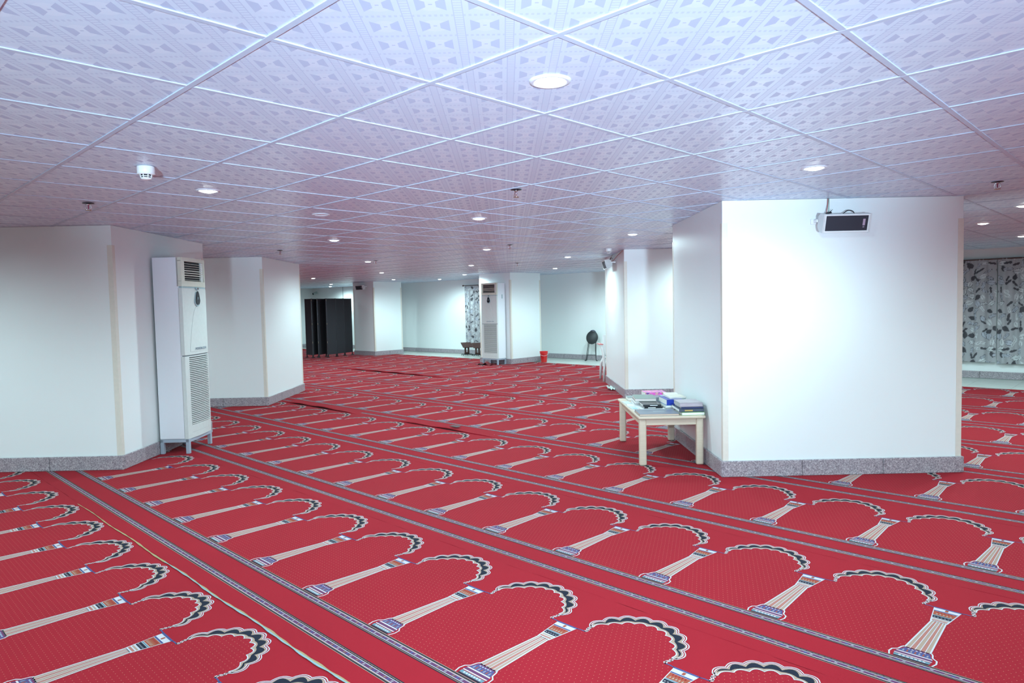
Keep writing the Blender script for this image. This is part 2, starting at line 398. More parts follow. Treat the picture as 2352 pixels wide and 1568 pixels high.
# ------------------------------------------------------------------ pillars
def pillar(k, label, guards=True):
    cx, cy, hx, hy, rot = PILLARS[k]
    b = B(); b.box((-hx, -hy, 0.0), (hx, hy, ROOM_H + 0.002))
    p = tag(b.build('pillar', WALL), label, 'pillar', kind='structure'); p.location = (cx, cy, 0); p.rotation_euler = (0, 0, rot)
    e = 0.02
    plinth_run(p, (-hx - e, -hy), (hx + e, -hy), (0, -1)); plinth_run(p, (hx, -hy), (hx, hy), (1, 0))
    plinth_run(p, (hx + e, hy), (-hx - e, hy), (0, 1)); plinth_run(p, (-hx, hy), (-hx, -hy), (-1, 0))
    for sx in (-1, 1):
        for sy in (-1, 1):
            g = B(); w, t_ = 0.042, 0.003
            g.prism([(sx * (hx + t_), sy * (hy + t_)), (sx * (hx - w), sy * (hy + t_)), (sx * (hx - w), sy * hy), (sx * hx, sy * hy), (sx * hx, sy * (hy - w)), (sx * (hx + t_), sy * (hy - w))], 0.131, 2.05)
            g.build('corner_guard', GUARD, p)
    return p
pillar(0, 'broad white pillar with a wall speaker above and the book table at its side')
pillar(1, 'white pillar behind the book table with a speaker pointing along the hall')
pillar(2, 'broad white pillar with a tall air conditioner against its side')
pillar(3, 'plain white pillar with granite skirting past the tall air conditioner')
pillar(4, 'far white pillar between the folding screen and the curtain wall')
pillar(5, 'far white pillar with an air conditioner in front and red bucket behind')

# ------------------------------------------------------------------ carpet rolls with woven arches
CA = math.radians(-44.4); CD = np.array([math.cos(CA), math.sin(CA)]); CN = np.array([-CD[1], CD[0]])
U_OFF = math.radians(-45.3)
PER, PITCH = 0.597, 1.264
RED = (0.295, 0.0095, 0.019); WHT = (0.50, 0.47, 0.50); BEI = (0.36, 0.25, 0.19); DRK = (0.014, 0.017, 0.03); BLU = (0.06, 0.075, 0.19); TEA = (0.11, 0.21, 0.25)
ORA = (0.31, 0.07, 0.04); PUR = (0.12, 0.04, 0.10); GRY = (0.26, 0.23, 0.26); SAL = (0.38, 0.15, 0.12); ORB = (0.21, 0.12, 0.09); FLD = (0.295, 0.010, 0.020)
class Weave:
    def __init__(s): s.v, s.f, s.c = [], [], []
    def poly(s, pts, col, z, a=0.0):
        n0 = len(s.v); s.v += [(x, y, z) for x, y in pts]; s.f.append(list(range(n0, n0 + len(pts)))); s.c.append((*col, a))
    def quadstrip(s, A, Bq, col, z, a=0.0):
        for k in range(len(A) - 1): s.poly([A[k], A[k + 1], Bq[k + 1], Bq[k]], col, z, a)
    def line(s, pts, w, col, z):
        P = np.array(pts, float); d = np.gradient(P, axis=0); d /= np.linalg.norm(d, axis=1)[:, None] + 1e-9
        n = np.stack([-d[:, 1], d[:, 0]], 1) * w / 2; s.quadstrip((P + n).tolist(), (P - n).tolist(), col, z)
def motif():
    """one column (at u=0) and the arch that springs from it to the next column; v=0 is the top of the lower strip"""
    w = Weave(); z1, z2, z3 = 0.0005, 0.0010, 0.0015
    AC, VR_, R0 = PER / 2, 0.655, 0.222
    lob = 9; T = np.linspace(0, 1, lob * 7 + 1); ang = math.pi * (1 - T)
    ph = np.abs(np.sin(T * lob * math.pi)); bul = 0.017 * ph
    fade = np.clip(np.minimum(T, 1 - T) / 0.20, 0, 1) ** 0.8
    thick = 0.026 + 0.040 * fade
    def ring(r): return np.stack([AC + r * np.cos(ang), VR_ + r * np.sin(ang) * 1.06], 1).tolist()
    ro = R0 + bul
    # niche field
    fld = [(0.085, 0.012), (0.085, 0.0), ]
    inner = ring(ro - thick - 0.004)
    w.poly([(0.05, 0.115), (0.036, 0.44), (0.062, 0.58)] + inner + [(PER - 0.062, 0.58), (PER - 0.036, 0.44), (PER - 0.05, 0.115), (PER - 0.082, 0.07), (PER - 0.082, 0.004), (0.082, 0.004), (0.082, 0.07)], FLD, 0.0002, 1.0)
    w.quadstrip(ring(ro), ring(ro - 0.0048), WHT, z2)
    w.quadstrip(ring(ro - 0.0095), ring(ro - 0.0145), WHT, z2)
    w.quadstrip(ring(ro - 0.016), ring(ro - thick + 0.006), BEI, z1)
    w.quadstrip(ring(ro - thick + 0.0055), ring(ro - thick), WHT, z2)
    # dark hearts of the lobes
    hh = (0.012 + 0.021 * ph) * np.clip(fade * 1.6 - 0.35, 0, 1)
    mid = ro - 0.016 - (thick - 0.022) / 2 + 0.001
    for k in range(len(T) - 1):
        if hh[k] + hh[k + 1] > 0.004:
            A = ring(mid + hh / 2); Bq = ring(mid - hh / 2); w.poly([A[k], A[k + 1], Bq[k + 1], Bq[k]], DRK, z3)
    # braided springers
    for sgn in (-1, 1):
        zz = np.linspace(0, 1, 13)
        for ph0, wd, cl in ((0.0, 0.0048, WHT), (2.4, 0.0045, WHT), (1.2, 0.0035, SAL)):
            x = AC + sgn * (R0 - 0.009 + 0.008 * np.sin(zz * 14 + ph0) - 0.016 * (1 - zz)); y = 0.598 + 0.07 * zz
            w.line(np.stack([x, y], 1), wd, cl, z2)
    # column shaft
    for k in range(6):
        f = (k - 2.5) / 2.5
        w.line([(f * 0.046, 0.105), (f * 0.037, 0.27), (f * 0.028, 0.44)], 0.0062 if k in (0, 5) else 0.0030, WHT, z2)
    for k in range(5):
        f = (k - 2) / 2.5
        w.poly([(f * 0.046 - 0.0085, 0.105), (f * 0.046 + 0.0085, 0.105), (f * 0.028 + 0.005, 0.44), (f * 0.028 - 0.005, 0.44)], BEI if k % 2 == 0 else SAL, z1)
    # capital
    def row(v0, v1, h0, h1, col, z=z1):
        if v0 > 0.4: h0, h1 = h0 * 0.84, h1 * 0.84
        w.poly([(-h0, v0), (h0, v0), (h1, v1), (-h1, v1)], col, z)
    for sg_ in (-1, 1): w.line([(sg_ * 0.054, 0.597), (sg_ * 0.075, 0.601), (sg_ * 0.100, 0.600)], 0.006, BLU, z2)
    row(0.436, 0.600, 0.040, 0.066, WHT, z1)
    row(0.446, 0.456, 0.034, 0.036, SAL, z2); row(0.462, 0.470, 0.036, 0.037, BEI, z2); row(0.478, 0.502, 0.040, 0.046, DRK, z2)
    row(0.504, 0.510, 0.046, 0.047, TEA, z2); row(0.512, 0.555, 0.047, 0.054, ORA, z2); row(0.557, 0.565, 0.055, 0.057, BLU, z2); row(0.592, 0.602, 0.062, 0.074, BLU, z2)
    for k in range(5):
        x = (k - 2) * 0.0135; w.poly([(x - 0.005, 0.518), (x, 0.534), (x + 0.005, 0.518)], BEI, z3); w.poly([(x - 0.004, 0.549), (x, 0.536), (x + 0.004, 0.549)], RED, z3)
        w.poly([(x - 0.004, 0.484), (x + 0.003, 0.484), (x + 0.003, 0.491), (x - 0.004, 0.491)], GRY, z3)
    w.poly([(-0.006, 0.57), (0.006, 0.57), (0.006, 0.588), (-0.006, 0.588)], ORA, z3)
    # base
    w.poly([(-0.082, 0.004), (0.082, 0.004), (0.084, 0.05), (0.064, 0.062), (0.050, 0.112), (-0.050, 0.112), (-0.064, 0.062), (-0.084, 0.05)], RED, 0.0004)
    for sg_ in (-1, 1): w.line([(sg_ * 0.076, 0.002), (sg_ * 0.084, 0.03), (sg_ * 0.080, 0.056), (sg_ * 0.062, 0.072), (sg_ * 0.056, 0.098), (sg_ * 0.048, 0.112)], 0.006, WHT, z2)
    row(0.100, 0.110, 0.046, 0.044, PUR); row(0.088, 0.099, 0.050, 0.047, BLU); row(0.062, 0.087, 0.060, 0.051, BLU); row(0.054, 0.061, 0.066, 0.062, WHT); row(0.040, 0.053, 0.068, 0.066, PUR); row(0.033, 0.039, 0.066, 0.068, WHT)
    row(0.012, 0.029, 0.064, 0.066, TEA); row(0.002, 0.011, 0.062, 0.064, DRK)
    for k in range(7):
        x = (k - 3) * 0.0145
        w.poly([(x - 0.004, 0.066), (x + 0.004, 0.066), (x + 0.002, 0.083), (x - 0.002, 0.083)], ORA if k % 2 else GRY, z2)
        w.poly([(x - 0.004, 0.016), (x + 0.005, 0.016), (x + 0.005, 0.025), (x - 0.004, 0.025)], WHT, z2)
        if abs(x) < 0.04: w.poly([(x - 0.004, 0.091), (x + 0.004, 0.091), (x + 0.003, 0.097), (x - 0.003, 0.097)], WHT, z2)
    return w
def strip_weave(u0, u1, v0, flip):
    w = Weave(); z1, z2 = 0.0006, 0.0011
    rows = [(0.000, 0.005, DRK), (0.005, 0.010, ORB), (0.010, 0.0145, DRK), (0.0145, 0.0175, WHT), (0.0175, 0.0335, PUR), (0.0335, 0.0365, WHT), (0.0365, 0.041, ORB), (0.041, 0.0475, DRK), (0.0475, 0.050, BEI)]
    for a, c, col in rows:
        if flip: a, c = 0.050 - c, 0.050 - a
        uq = np.arange(u0, u1, 0.2).tolist() + [u1]
        for ua, ub in zip(uq, uq[1:]): w.poly([(ua, v0 + a), (ub, v0 + a), (ub, v0 + c), (ua, v0 + c)], col, z1)
    n = int((u1 - u0) / 0.024); m = v0 + (0.0255 if not flip else 0.0245)
    for k in range(n):
        u = u0 + k * 0.024
        w.poly([(u, m - 0.004), (u + 0.011, m - 0.006), (u + 0.015, m + 0.003), (u + 0.004, m + 0.005)], (GRY, PUR, ORB, BLU)[k % 4], z2)
        w.poly([(u + 0.004, m + 0.0142), (u + 0.010, m + 0.0142), (u + 0.010, m + 0.0172), (u + 0.004, m + 0.0172)], DRK, z2)
    return w
MOT = motif()
LIFT = {3: ((-10.2, -8.2, 0.030), (-7.3, -5.5, 0.022)), 6: ((-14.8, -10.8, 0.030),), 5: ((-9.0, -7.5, 0.008),), 0: ()}
def carpet_roll(k, label):
    ref_u = -5.0; vb = 1.640 + PITCH * k
    # origin of the roll frame: where the old (-45.3 deg) axes read u=-5, v=vb
    d0 = np.array([math.cos(U_OFF), math.sin(U_OFF)]); n0 = np.array([-d0[1], d0[0]])
    org = d0 * ref_u + n0 * vb
    phase = -2.0 - ref_u + (0.012, -0.01, 0.015, 0.0, -0.012, 0.01, 0.006, -0.01, 0.0, 0.02, -0.008)[k + 2]
    u0, u1 = -18.6 + 0.02 * k, 10.6
    uu = np.arange(u0, u1 + 0.001, 0.10); vv = [-0.329, -0.315, -0.29, -0.26, -0.05, 0.45, 0.934]
    W = Weave(); nv = len(vv); V, F = [], []
    def lift(u):
        z = 0.0
        for a, c, h in LIFT.get(k, ()):
            x = (u + ref_u - a) / (c - a)
            if 0 < x < 1: z = max(z, h * math.sin(math.pi * x) ** 0.6 * (0.8 + 0.2 * math.sin(u * 9)))
        return z
    for u in uu:
        L = lift(u); jit = 0.004 * math.sin(u * 7.3 + k) + 0.003 * math.sin(u * 17 + 2 * k)
        V.append((u, vv[0] + jit * 0.6, -0.009 + L))
        for q, v in enumerate(vv): V.append((u, v + (jit * 0.6 if q == 0 else 0), L * (1.0, 0.95, 0.6, 0.2, 0, 0, 0)[q]))
        V.append((u, vv[-1], -0.009))
    st = nv + 2
    for a in range(len(uu) - 1):
        for q in range(st - 1):
            F.append([a * st + q, (a + 1) * st + q, (a + 1) * st + q + 1, a * st + q + 1])
    W.v, W.f, W.c = V, F, [(*RED, 0.0)] * len(F)
    for sv, fl_ in ((-0.050, False), (-0.235, True)):
        s_ = strip_weave(u0, u1, sv, fl_); n1 = len(W.v); W.v += s_.v; W.f += [[i + n1 for i in f] for f in s_.f]; W.c += s_.c
    kk0 = math.ceil((u0 - phase) / PER); kk1 = int((u1 - PER - phase) / PER)
    Mv = np.array(MOT.v)
    for q in range(kk0, kk1 + 1):
        n1 = len(W.v); mv = Mv + np.array([phase + q * PER, 0, 0]); W.v += mv.tolist(); W.f += [[i + n1 for i in f] for f in MOT.f]; W.c += MOT.c
    me = bpy.data.meshes.new('prayer_carpet'); me.from_pydata(W.v, [], W.f)
    tot = np.zeros(len(me.polygons), int); me.polygons.foreach_get('loop_total', tot)
    ca = me.attributes.new('weave', 'FLOAT_COLOR', 'CORNER'); ca.data.foreach_set('color', np.repeat(np.array(W.c, np.float32), tot, axis=0).ravel())
    li = np.zeros(len(me.loops), int); me.loops.foreach_get('vertex_index', li)
    ul = me.uv_layers.new(name='metres'); ul.data.foreach_set('uv', np.array(W.v, np.float32)[li][:, :2].ravel() + np.float32(0))
    o = link('prayer_carpet', me, None, CARP); o.location = (org[0], org[1], 0); o.rotation_euler = (0, 0, CA)
    return tag(o, label, 'carpet', 'prayer carpet rolls laid side by side'), org
ROLL_L = ['red arch patterned carpet roll farthest from the curtain wall', 'red arch patterned carpet roll in front of the frayed pale seam',
 'red arch patterned carpet roll whose edge is the frayed pale seam', 'red arch patterned carpet roll right after the roll with the frayed pale seam',
 'red arch patterned carpet roll passing under the front legs of the book table', 'red arch patterned carpet roll whose lifted edge carries the dark patch',
 'red arch patterned carpet roll second beyond the dark patch', 'red arch patterned carpet roll third beyond the dark patch', 'red arch patterned carpet roll with the long lifted edge before the far pillars',
 'red arch patterned carpet roll under the base of the far air conditioner', 'red arch patterned carpet roll bordering the pale tile strip']
ORG = {}
for k in range(-2, 9):
    r, ORG[k] = carpet_roll(k, ROLL_L[k + 2])
    if k == 0: roll0 = r
    if k == 3: roll3 = r
# frayed backing showing at the edge of one roll
us = np.arange(-1.0, 4.8, 0.03); Wd = Weave(); Wc = []
for a, c in zip(us, us[1:]):
    def half(u): return (0.0035 + 0.0075 * max(0, (u + 1.0) / 3.6)) * (0.75 + 0.35 * math.sin(u * 31) * math.sin(u * 13))
    def ctr(u): return -0.338 + 0.004 * math.sin(u * 7.3)
    Wd.poly([(a, ctr(a) - half(a)), (c, ctr(c) - half(c)), (c, ctr(c) + half(c)), (a, ctr(a) + half(a))], (0.36, 0.27, 0.14), 0.003)
    if a > 0.8: Wd.poly([(a, ctr(a) - half(a)), (c, ctr(c) - half(c)), (c, ctr(c) - 0.1 * half(c)), (a, ctr(a) - 0.1 * half(a))], (0.25, 0.37, 0.42), 0.0045)
me = bpy.data.meshes.new('frayed_edge'); me.from_pydata(Wd.v, [], Wd.f)
ca = me.attributes.new('weave', 'FLOAT_COLOR', 'CORNER'); ca.data.foreach_set('color', np.repeat(np.array(Wd.c, np.float32), 4, axis=0).ravel())
ul = me.uv_layers.new(name='metres')
fe = link('frayed_edge', me, roll0, CARP); fe['label'] = 'frayed pale yellow and blue carpet backing'
# dark repair patch on the lifted edge
pb = B(); pb.prism([(-0.07, -0.028), (0.06, -0.035), (0.085, 0.01), (0.02, 0.035), (-0.06, 0.02)], 0.0, 0.004)
pt = tag(pb.build('repair_patch', plain('dark_grey_tape', (0.035, 0.035, 0.038), 0.6)), 'small dark grey tape patch on the lifted carpet edge', 'patch'); pt.location = (-0.69, 8.10, 0.022); pt.rotation_euler = (0.05, 0, -0.7)

# ------------------------------------------------------------------ ceiling fittings
ring_me = B().lathe([(0.052, 0.0), (0.054, -0.004), (0.062, -0.008), (0.072, -0.006), (0.076, 0.0)], 32).mesh('trim_ring'); ring_me.materials.append(TRIMW)
lens_me = B().lathe([(0.0, -0.017), (0.025, -0.0155), (0.044, -0.010), (0.0535, -0.002)], 32).mesh('lens'); lens_me.materials.append(LENS)
off_me = B().lathe([(0.0, -0.0035), (0.03, -0.0035), (0.0535, -0.001)], 32).mesh('lens'); off_me.materials.append(plain('unlit_lens', (0.55, 0.58, 0.64), 0.3))
lamp_d = bpy.data.lights.new('downlight_lamp', 'SPOT'); lamp_d.shadow_soft_size = 0.045; lamp_d.energy = LAMP_W; lamp_d.color = LAMP_C; lamp_d.spot_size = math.radians(177); lamp_d.spot_blend = 0.62
def downlight(p, label, lit=True):
    t = thing('downlight', (p.x, p.y, ROOM_H + 0.004), 0, label, 'light', 'downlights in the ceiling')
    link('trim_ring', ring_me, t); link('lens', lens_me if lit else off_me, t)
    if lit:
        l = bpy.data.objects.new('downlight_lamp', lamp_d); COL.objects.link(l); l.parent = t; l.location = (0, 0, -0.070)
LAB = {(14.5, 10.5): 'lit round downlight beside the small sprinkler past the plain pillar', (9.5, 14.5): 'lit round downlight in front of the speaker seen end on', (14.5, 14.5): 'lit round downlight midway to the far air conditioner',
 (19.5, 18.5): 'lit round downlight just before the narrow curtain', (19.5, 14.5): 'lit round downlight ahead of the far pillar beside the screen', (24.5, 18.5): 'lit round downlight at the top of the far pillar beside the screen', (31.0, 18.5): 'lit round downlight above the folding screen',
 (0.5, 2.5): 'large looking lit downlight amid the brightest patterned tiles', (5.5, 2.5): 'lit round downlight beside the smoke detector', (0.5, 6.5): 'lit round downlight in front of the pillar carrying the wall speaker',
 (5.5, 6.5): 'lit round downlight just past the middle ceiling sprinkler', (9.5, 6.5): 'lit round downlight near the blank disc in the ceiling', (5.5, 10.5): 'lit round downlight before the pillar behind the book table',
 (9.5, 10.5): 'lit round downlight beside a sprinkler in mid hall', (0.5, 14.5): 'lit round downlight before the long leaf print curtain', (0.5, 18.5): 'lit round downlight next to the top of the long curtain',
 (24.5, 14.5): 'lit round downlight between the plain pillar and the folding screen', (14.5, 18.5): 'lit round downlight by the red bucket pillar', (25.3, 21.9): 'small lit round downlight beside the curtain wall above bare plaster'}
for i in (-9.5, -4.5, 0.5, 5.5, 9.6, 14.5, 19.5, 24.5, 30.8):
    for j in (-5.5, -1.5, 2.5, 6.5, 10.5, 14.4, 18.5):
        p = grid(i, j)
        if (i, j) == (9.6, 14.4): p = grid(10.3, 14.25)
        if (i, j) == (30.8, 18.5): p = Vector((-5.74, 22.2))
        if not in_room(p, -0.3) or in_pillar(p, 0.15): continue
        if (i, j) in ((30.8, 14.4), (14.5, 6.5)): continue
        key = ({9.6: 9.5, 30.8: 31.0}.get(i, i), 14.5 if j == 14.4 else j)
        other = ('lit round downlight over the open end of the hall that the pillars face' if p.y < 1.5 else 'lit round downlight in the bay behind the air conditioner pillar and the plain pillar' if p.x < -3.5
                 else 'lit round downlight in the bay between the broad speaker pillar and the curtains')
        downlight(p, LAB.get(key, other))
downlight(Vector((-6.38, 24.55)), 'lit round downlight behind the one above the folding screen, by the far corner'); downlight(Vector((-2.05, 20.05)), LAB[(25.3, 21.9)]); downlight(Vector((2.17, 15.9)), 'lit round downlight half behind the speaker of the pillar by the book table'); downlight(grid(-0.45, 12.0), 'lit round downlight past the speaker pillar near a sprinkler')
t_ = thing('ceiling_disc', (*grid(6.5, 4.44), ROOM_H + 0.003), 0, 'unlit blank round disc set in the ceiling', 'light'); link('trim_ring', ring_me, t_); link('cover', off_me, t_)

def smoke_detector(x, y, label):
    t = thing('smoke_detector', (x, y, ROOM_H), 0, label, 'detector')
    b = B(); b.lathe([(0.0, 0.002), (0.044, 0.002), (0.045, -0.002), (0.045, -0.030), (0.043, -0.034)], 32); b.build('housing', WHITEP, t)
    b = B(); b.lathe([(0.043, -0.033), (0.046, -0.037), (0.045, -0.041), (0.030, -0.043)], 32); b.build('collar', WHITEP, t)
    b = B(); b.lathe([(0.028, -0.042), (0.024, -0.060), (0.0, -0.060)], 24); b.build('chamber', RECESS, t)
    for k in range(8):
        a = k * math.pi / 4; b = B(); b.tube([(0.031 * math.cos(a), 0.031 * math.sin(a), -0.042), (0.027 * math.cos(a), 0.027 * math.sin(a), -0.060)], 0.003, 6); b.build('cage_rib', WHITEP, t)
    b = B(); b.lathe([(0.029, -0.050), (0.0315, -0.052), (0.029, -0.054)], 24); b.build('cage_ring', WHITEP, t)
    b = B(); b.lathe([(0.0, -0.058), (0.026, -0.058), (0.029, -0.061), (0.024, -0.068), (0.0, -0.070)], 24); b.build('cap', WHITEP, t)
smoke_detector(-1.98, 3.83, 'white smoke detector with caged chamber hanging beside a downlight')
smoke_detector(1.44, 10.17, 'white smoke detector above the speaker with the red wire')

def make_sprinkler():
    t = thing('sprinkler', (0, 0, ROOM_H), 0, 'x', 'sprinkler', 'ceiling sprinklers')
    b = B(); b.lathe([(0.0, -0.001), (0.030, -0.001), (0.031, -0.003), (0.012, -0.004), (0.0, -0.004)], 24); b.build('escutcheon', plain('dark_bronze', (0.05, 0.04, 0.05), 0.3, 0.8), t)
    b = B(); b.lathe([(0.0, -0.004), (0.012, -0.004), (0.011, -0.012), (0.0, -0.012)], 16); b.build('nozzle', CHROME, t)
    for s in (-1, 1):
        b = B(); b.tube(smooth_curve([(s * 0.010, 0, -0.010), (s * 0.015, 0, -0.022), (s * 0.011, 0, -0.034), (s * 0.003, 0, -0.040)], 4), 0.0025, 6); b.build('frame_arm', CHROME, t)
    b = B(); b.tube([(0, 0, -0.012), (0, 0, -0.034)], 0.003, 8); b.build('glass_bulb', plain('red_glass_bulb', (0.30, 0.03, 0.10), 0.1), t)
    b = B(); b.lathe([(0.0, -0.039), (0.016, -0.041), (0.016, -0.043), (0.0, -0.043)], 12); b.build('deflector', plain('brass', (0.45, 0.30, 0.20), 0.3, 1.0), t)
    return t
spr = make_sprinkler()
for k, (x, y, lb) in enumerate([(-3.02, 5.02, 'ceiling sprinkler before the air conditioner pillar'), (0.05, 4.82, 'ceiling sprinkler with red bulb in the middle of the patterned tiles'), (-3.07, 9.30, 'ceiling sprinkler in front of the plain pillar'),
    (0.0, 9.17, 'small ceiling sprinkler beside a mid hall downlight'), (0.13, 13.17, 'small ceiling sprinkler before the far air conditioner pillar'), (3.43, 4.91, 'ceiling sprinkler by the free edge of the speaker pillar'), (-2.25, 11.64, 'small ceiling sprinkler between two downlights past the plain pillar')]):
    s_ = spr if k == 0 else dup(spr); s_.location = (x, y, ROOM_H); s_.rotation_euler = (0, 0, 0.5 + k); s_.scale = (1.25, 1.25, 1.25); s_['label'] = lb

# ------------------------------------------------------------------ wall speakers
def box_speaker(x, y, z, rz, tilt, label, wires='up'):
    """long face along local X, facing local -Y, back on a bracket; origin on the wall"""
    t = thing('wall_speaker', (x, y, z), rz, label, 'speaker', 'column speakers on the pillars')
    W, H, D = 0.37, 0.140, 0.115
    M = Matrix.Translation((0, -0.045, 0)) @ Matrix.Rotation(tilt, 4, 'X')
    def put(o): o.matrix_local = M; return o
    prof = [(-0.02, -H / 2 + 0.03), (-0.02, H / 2 - 0.03), (-0.055, H / 2 - 0.004), (-D, H / 2), (-D, -H / 2), (-0.055, -H / 2 + 0.004)]   # (y, z)
    YZ = Matrix(((0, 0, 1, 0), (1, 0, 0, 0), (0, 1, 0, 0), (0, 0, 0, 1)))
    b = B(); b.prism(prof, -W / 2 + 0.012, W / 2 - 0.012, 0, YZ); put(b.build('cabinet', WHITEP, t))
    big = [(p[0] * 1.0 - (0.004 if p[0] < -0.1 else 0), p[1] * 1.05) for p in prof]
    for s in (-1, 1):
        b = B(); b.prism(big, min(s * W / 2, s * (W / 2 - 0.014)), max(s * W / 2, s * (W / 2 - 0.014)), 0, YZ); put(b.build('end_cap', plain('grey_white_plastic', (0.62, 0.64, 0.64), 0.35), t))
    b = B(); b.box((-W / 2 + 0.022, -D - 0.003, -H / 2 + 0.012), (W / 2 - 0.022, -D + 0.004, H / 2 - 0.010), 0.001); g = put(b.build('grille', GRILLE, t))
    for zz in (H / 2 - 0.006, -H / 2 + 0.006):
        b = B(); b.box((-W / 2 + 0.012, -D - 0.006, zz - 0.005), (W / 2 - 0.012, -D, zz + 0.005), 0.002); put(b.build('rail', WHITEP, t))
    b = B(); b.box((W / 2 - 0.062, -D - 0.0045, -0.018), (W / 2 - 0.044, -D - 0.002, 0.032)); put(b.build('badge', plain('silver_badge', (0.55, 0.48, 0.62), 0.3, 0.4), t))
    b = B(); b.box((W / 2 - 0.060, -D - 0.0042, -0.036), (W / 2 - 0.046, -D - 0.002, -0.024)); put(b.build('badge_foot', plain('dull_silver', (0.25, 0.25, 0.32), 0.3, 0.4), t))
    b = B(); b.box((-W / 2 - 0.012, -0.075, -0.010), (-W / 2 - 0.002, -0.0, 0.012), 0.002); b.box((-W / 2 - 0.03, -0.012, -0.02), (-W / 2 + 0.02, 0.0, 0.022), 0.002)
    b.box((W / 2 + 0.001, -0.075, -0.010), (W / 2 + 0.008, -0.0, 0.012), 0.002); b.build('bracket', WHITEP, t)
    if wires:
        b = B(); b.tube(smooth_curve([(-0.11, -0.05, 0.055), (-0.10, -0.035, 0.085), (-0.085, -0.015, 0.13), (-0.08, -0.008, ROOM_H - z)], 6), 0.004, 6); b.build('red_wire', plain('faded_red_wire', (0.42, 0.16, 0.15), 0.5), t)
        b = B(); b.tube(smooth_curve([(-0.10, -0.05, 0.060), (-0.085, -0.036, 0.10), (-0.072, -0.010, ROOM_H - z)], 6), 0.0022, 6); b.build('green_wire', plain('green_wire', (0.04, 0.22, 0.12), 0.5), t)
        b = B(); b.tube(smooth_curve([(-0.115, -0.05, 0.060), (-0.085, -0.05, 0.068), (-0.06, -0.05, 0.092)], 5), [0.006, 0.006, 0.006, 0.006, 0.005, 0.005, 0.004, 0.003, 0.002, 0.0015, 0.001], 6); b.tube([(-0.10, -0.05, 0.060), (-0.07, -0.05, 0.066)], 0.006, 6); b.build('wire_joint', BLACKM, t)
        b = B(); b.tube(smooth_curve([(0.02, -0.05, 0.056), (0.06, -0.05, 0.080), (0.10, -0.045, 0.074), (0.118, -0.04, 0.052)], 6), 0.0038, 6); b.build('black_cable', RUBBER, t)
    return t
box_speaker(2.62, 5.577, 2.045, 0.0, math.radians(16), 'white box speaker with black grille on the broad pillar, face tilted down')
box_speaker(1.698, 11.42, 2.09, math.radians(-90), math.radians(16), 'white box speaker seen end on, mounted on the pillar behind the book table')
pp = _cf + _u1 * 0.52
box_speaker(pp.x, pp.y, 2.09, ROT_W, math.radians(16), 'white box speaker on the far pillar beside the folding screen', None)
# red wire run along the pillar top to the second speaker
b = B(); b.tube(smooth_curve([(1.685, 10.42, 2.215), (1.685, 10.9, 2.18), (1.66, 11.2, 2.12), (1.62, 11.35, 2.10)], 8), 0.006, 6)
tag(b.build('speaker_cable', plain('faded_red_wire', (0.42, 0.16, 0.15), 0.5)), 'red cable sagging from the pillar top to the end on speaker', 'cable')

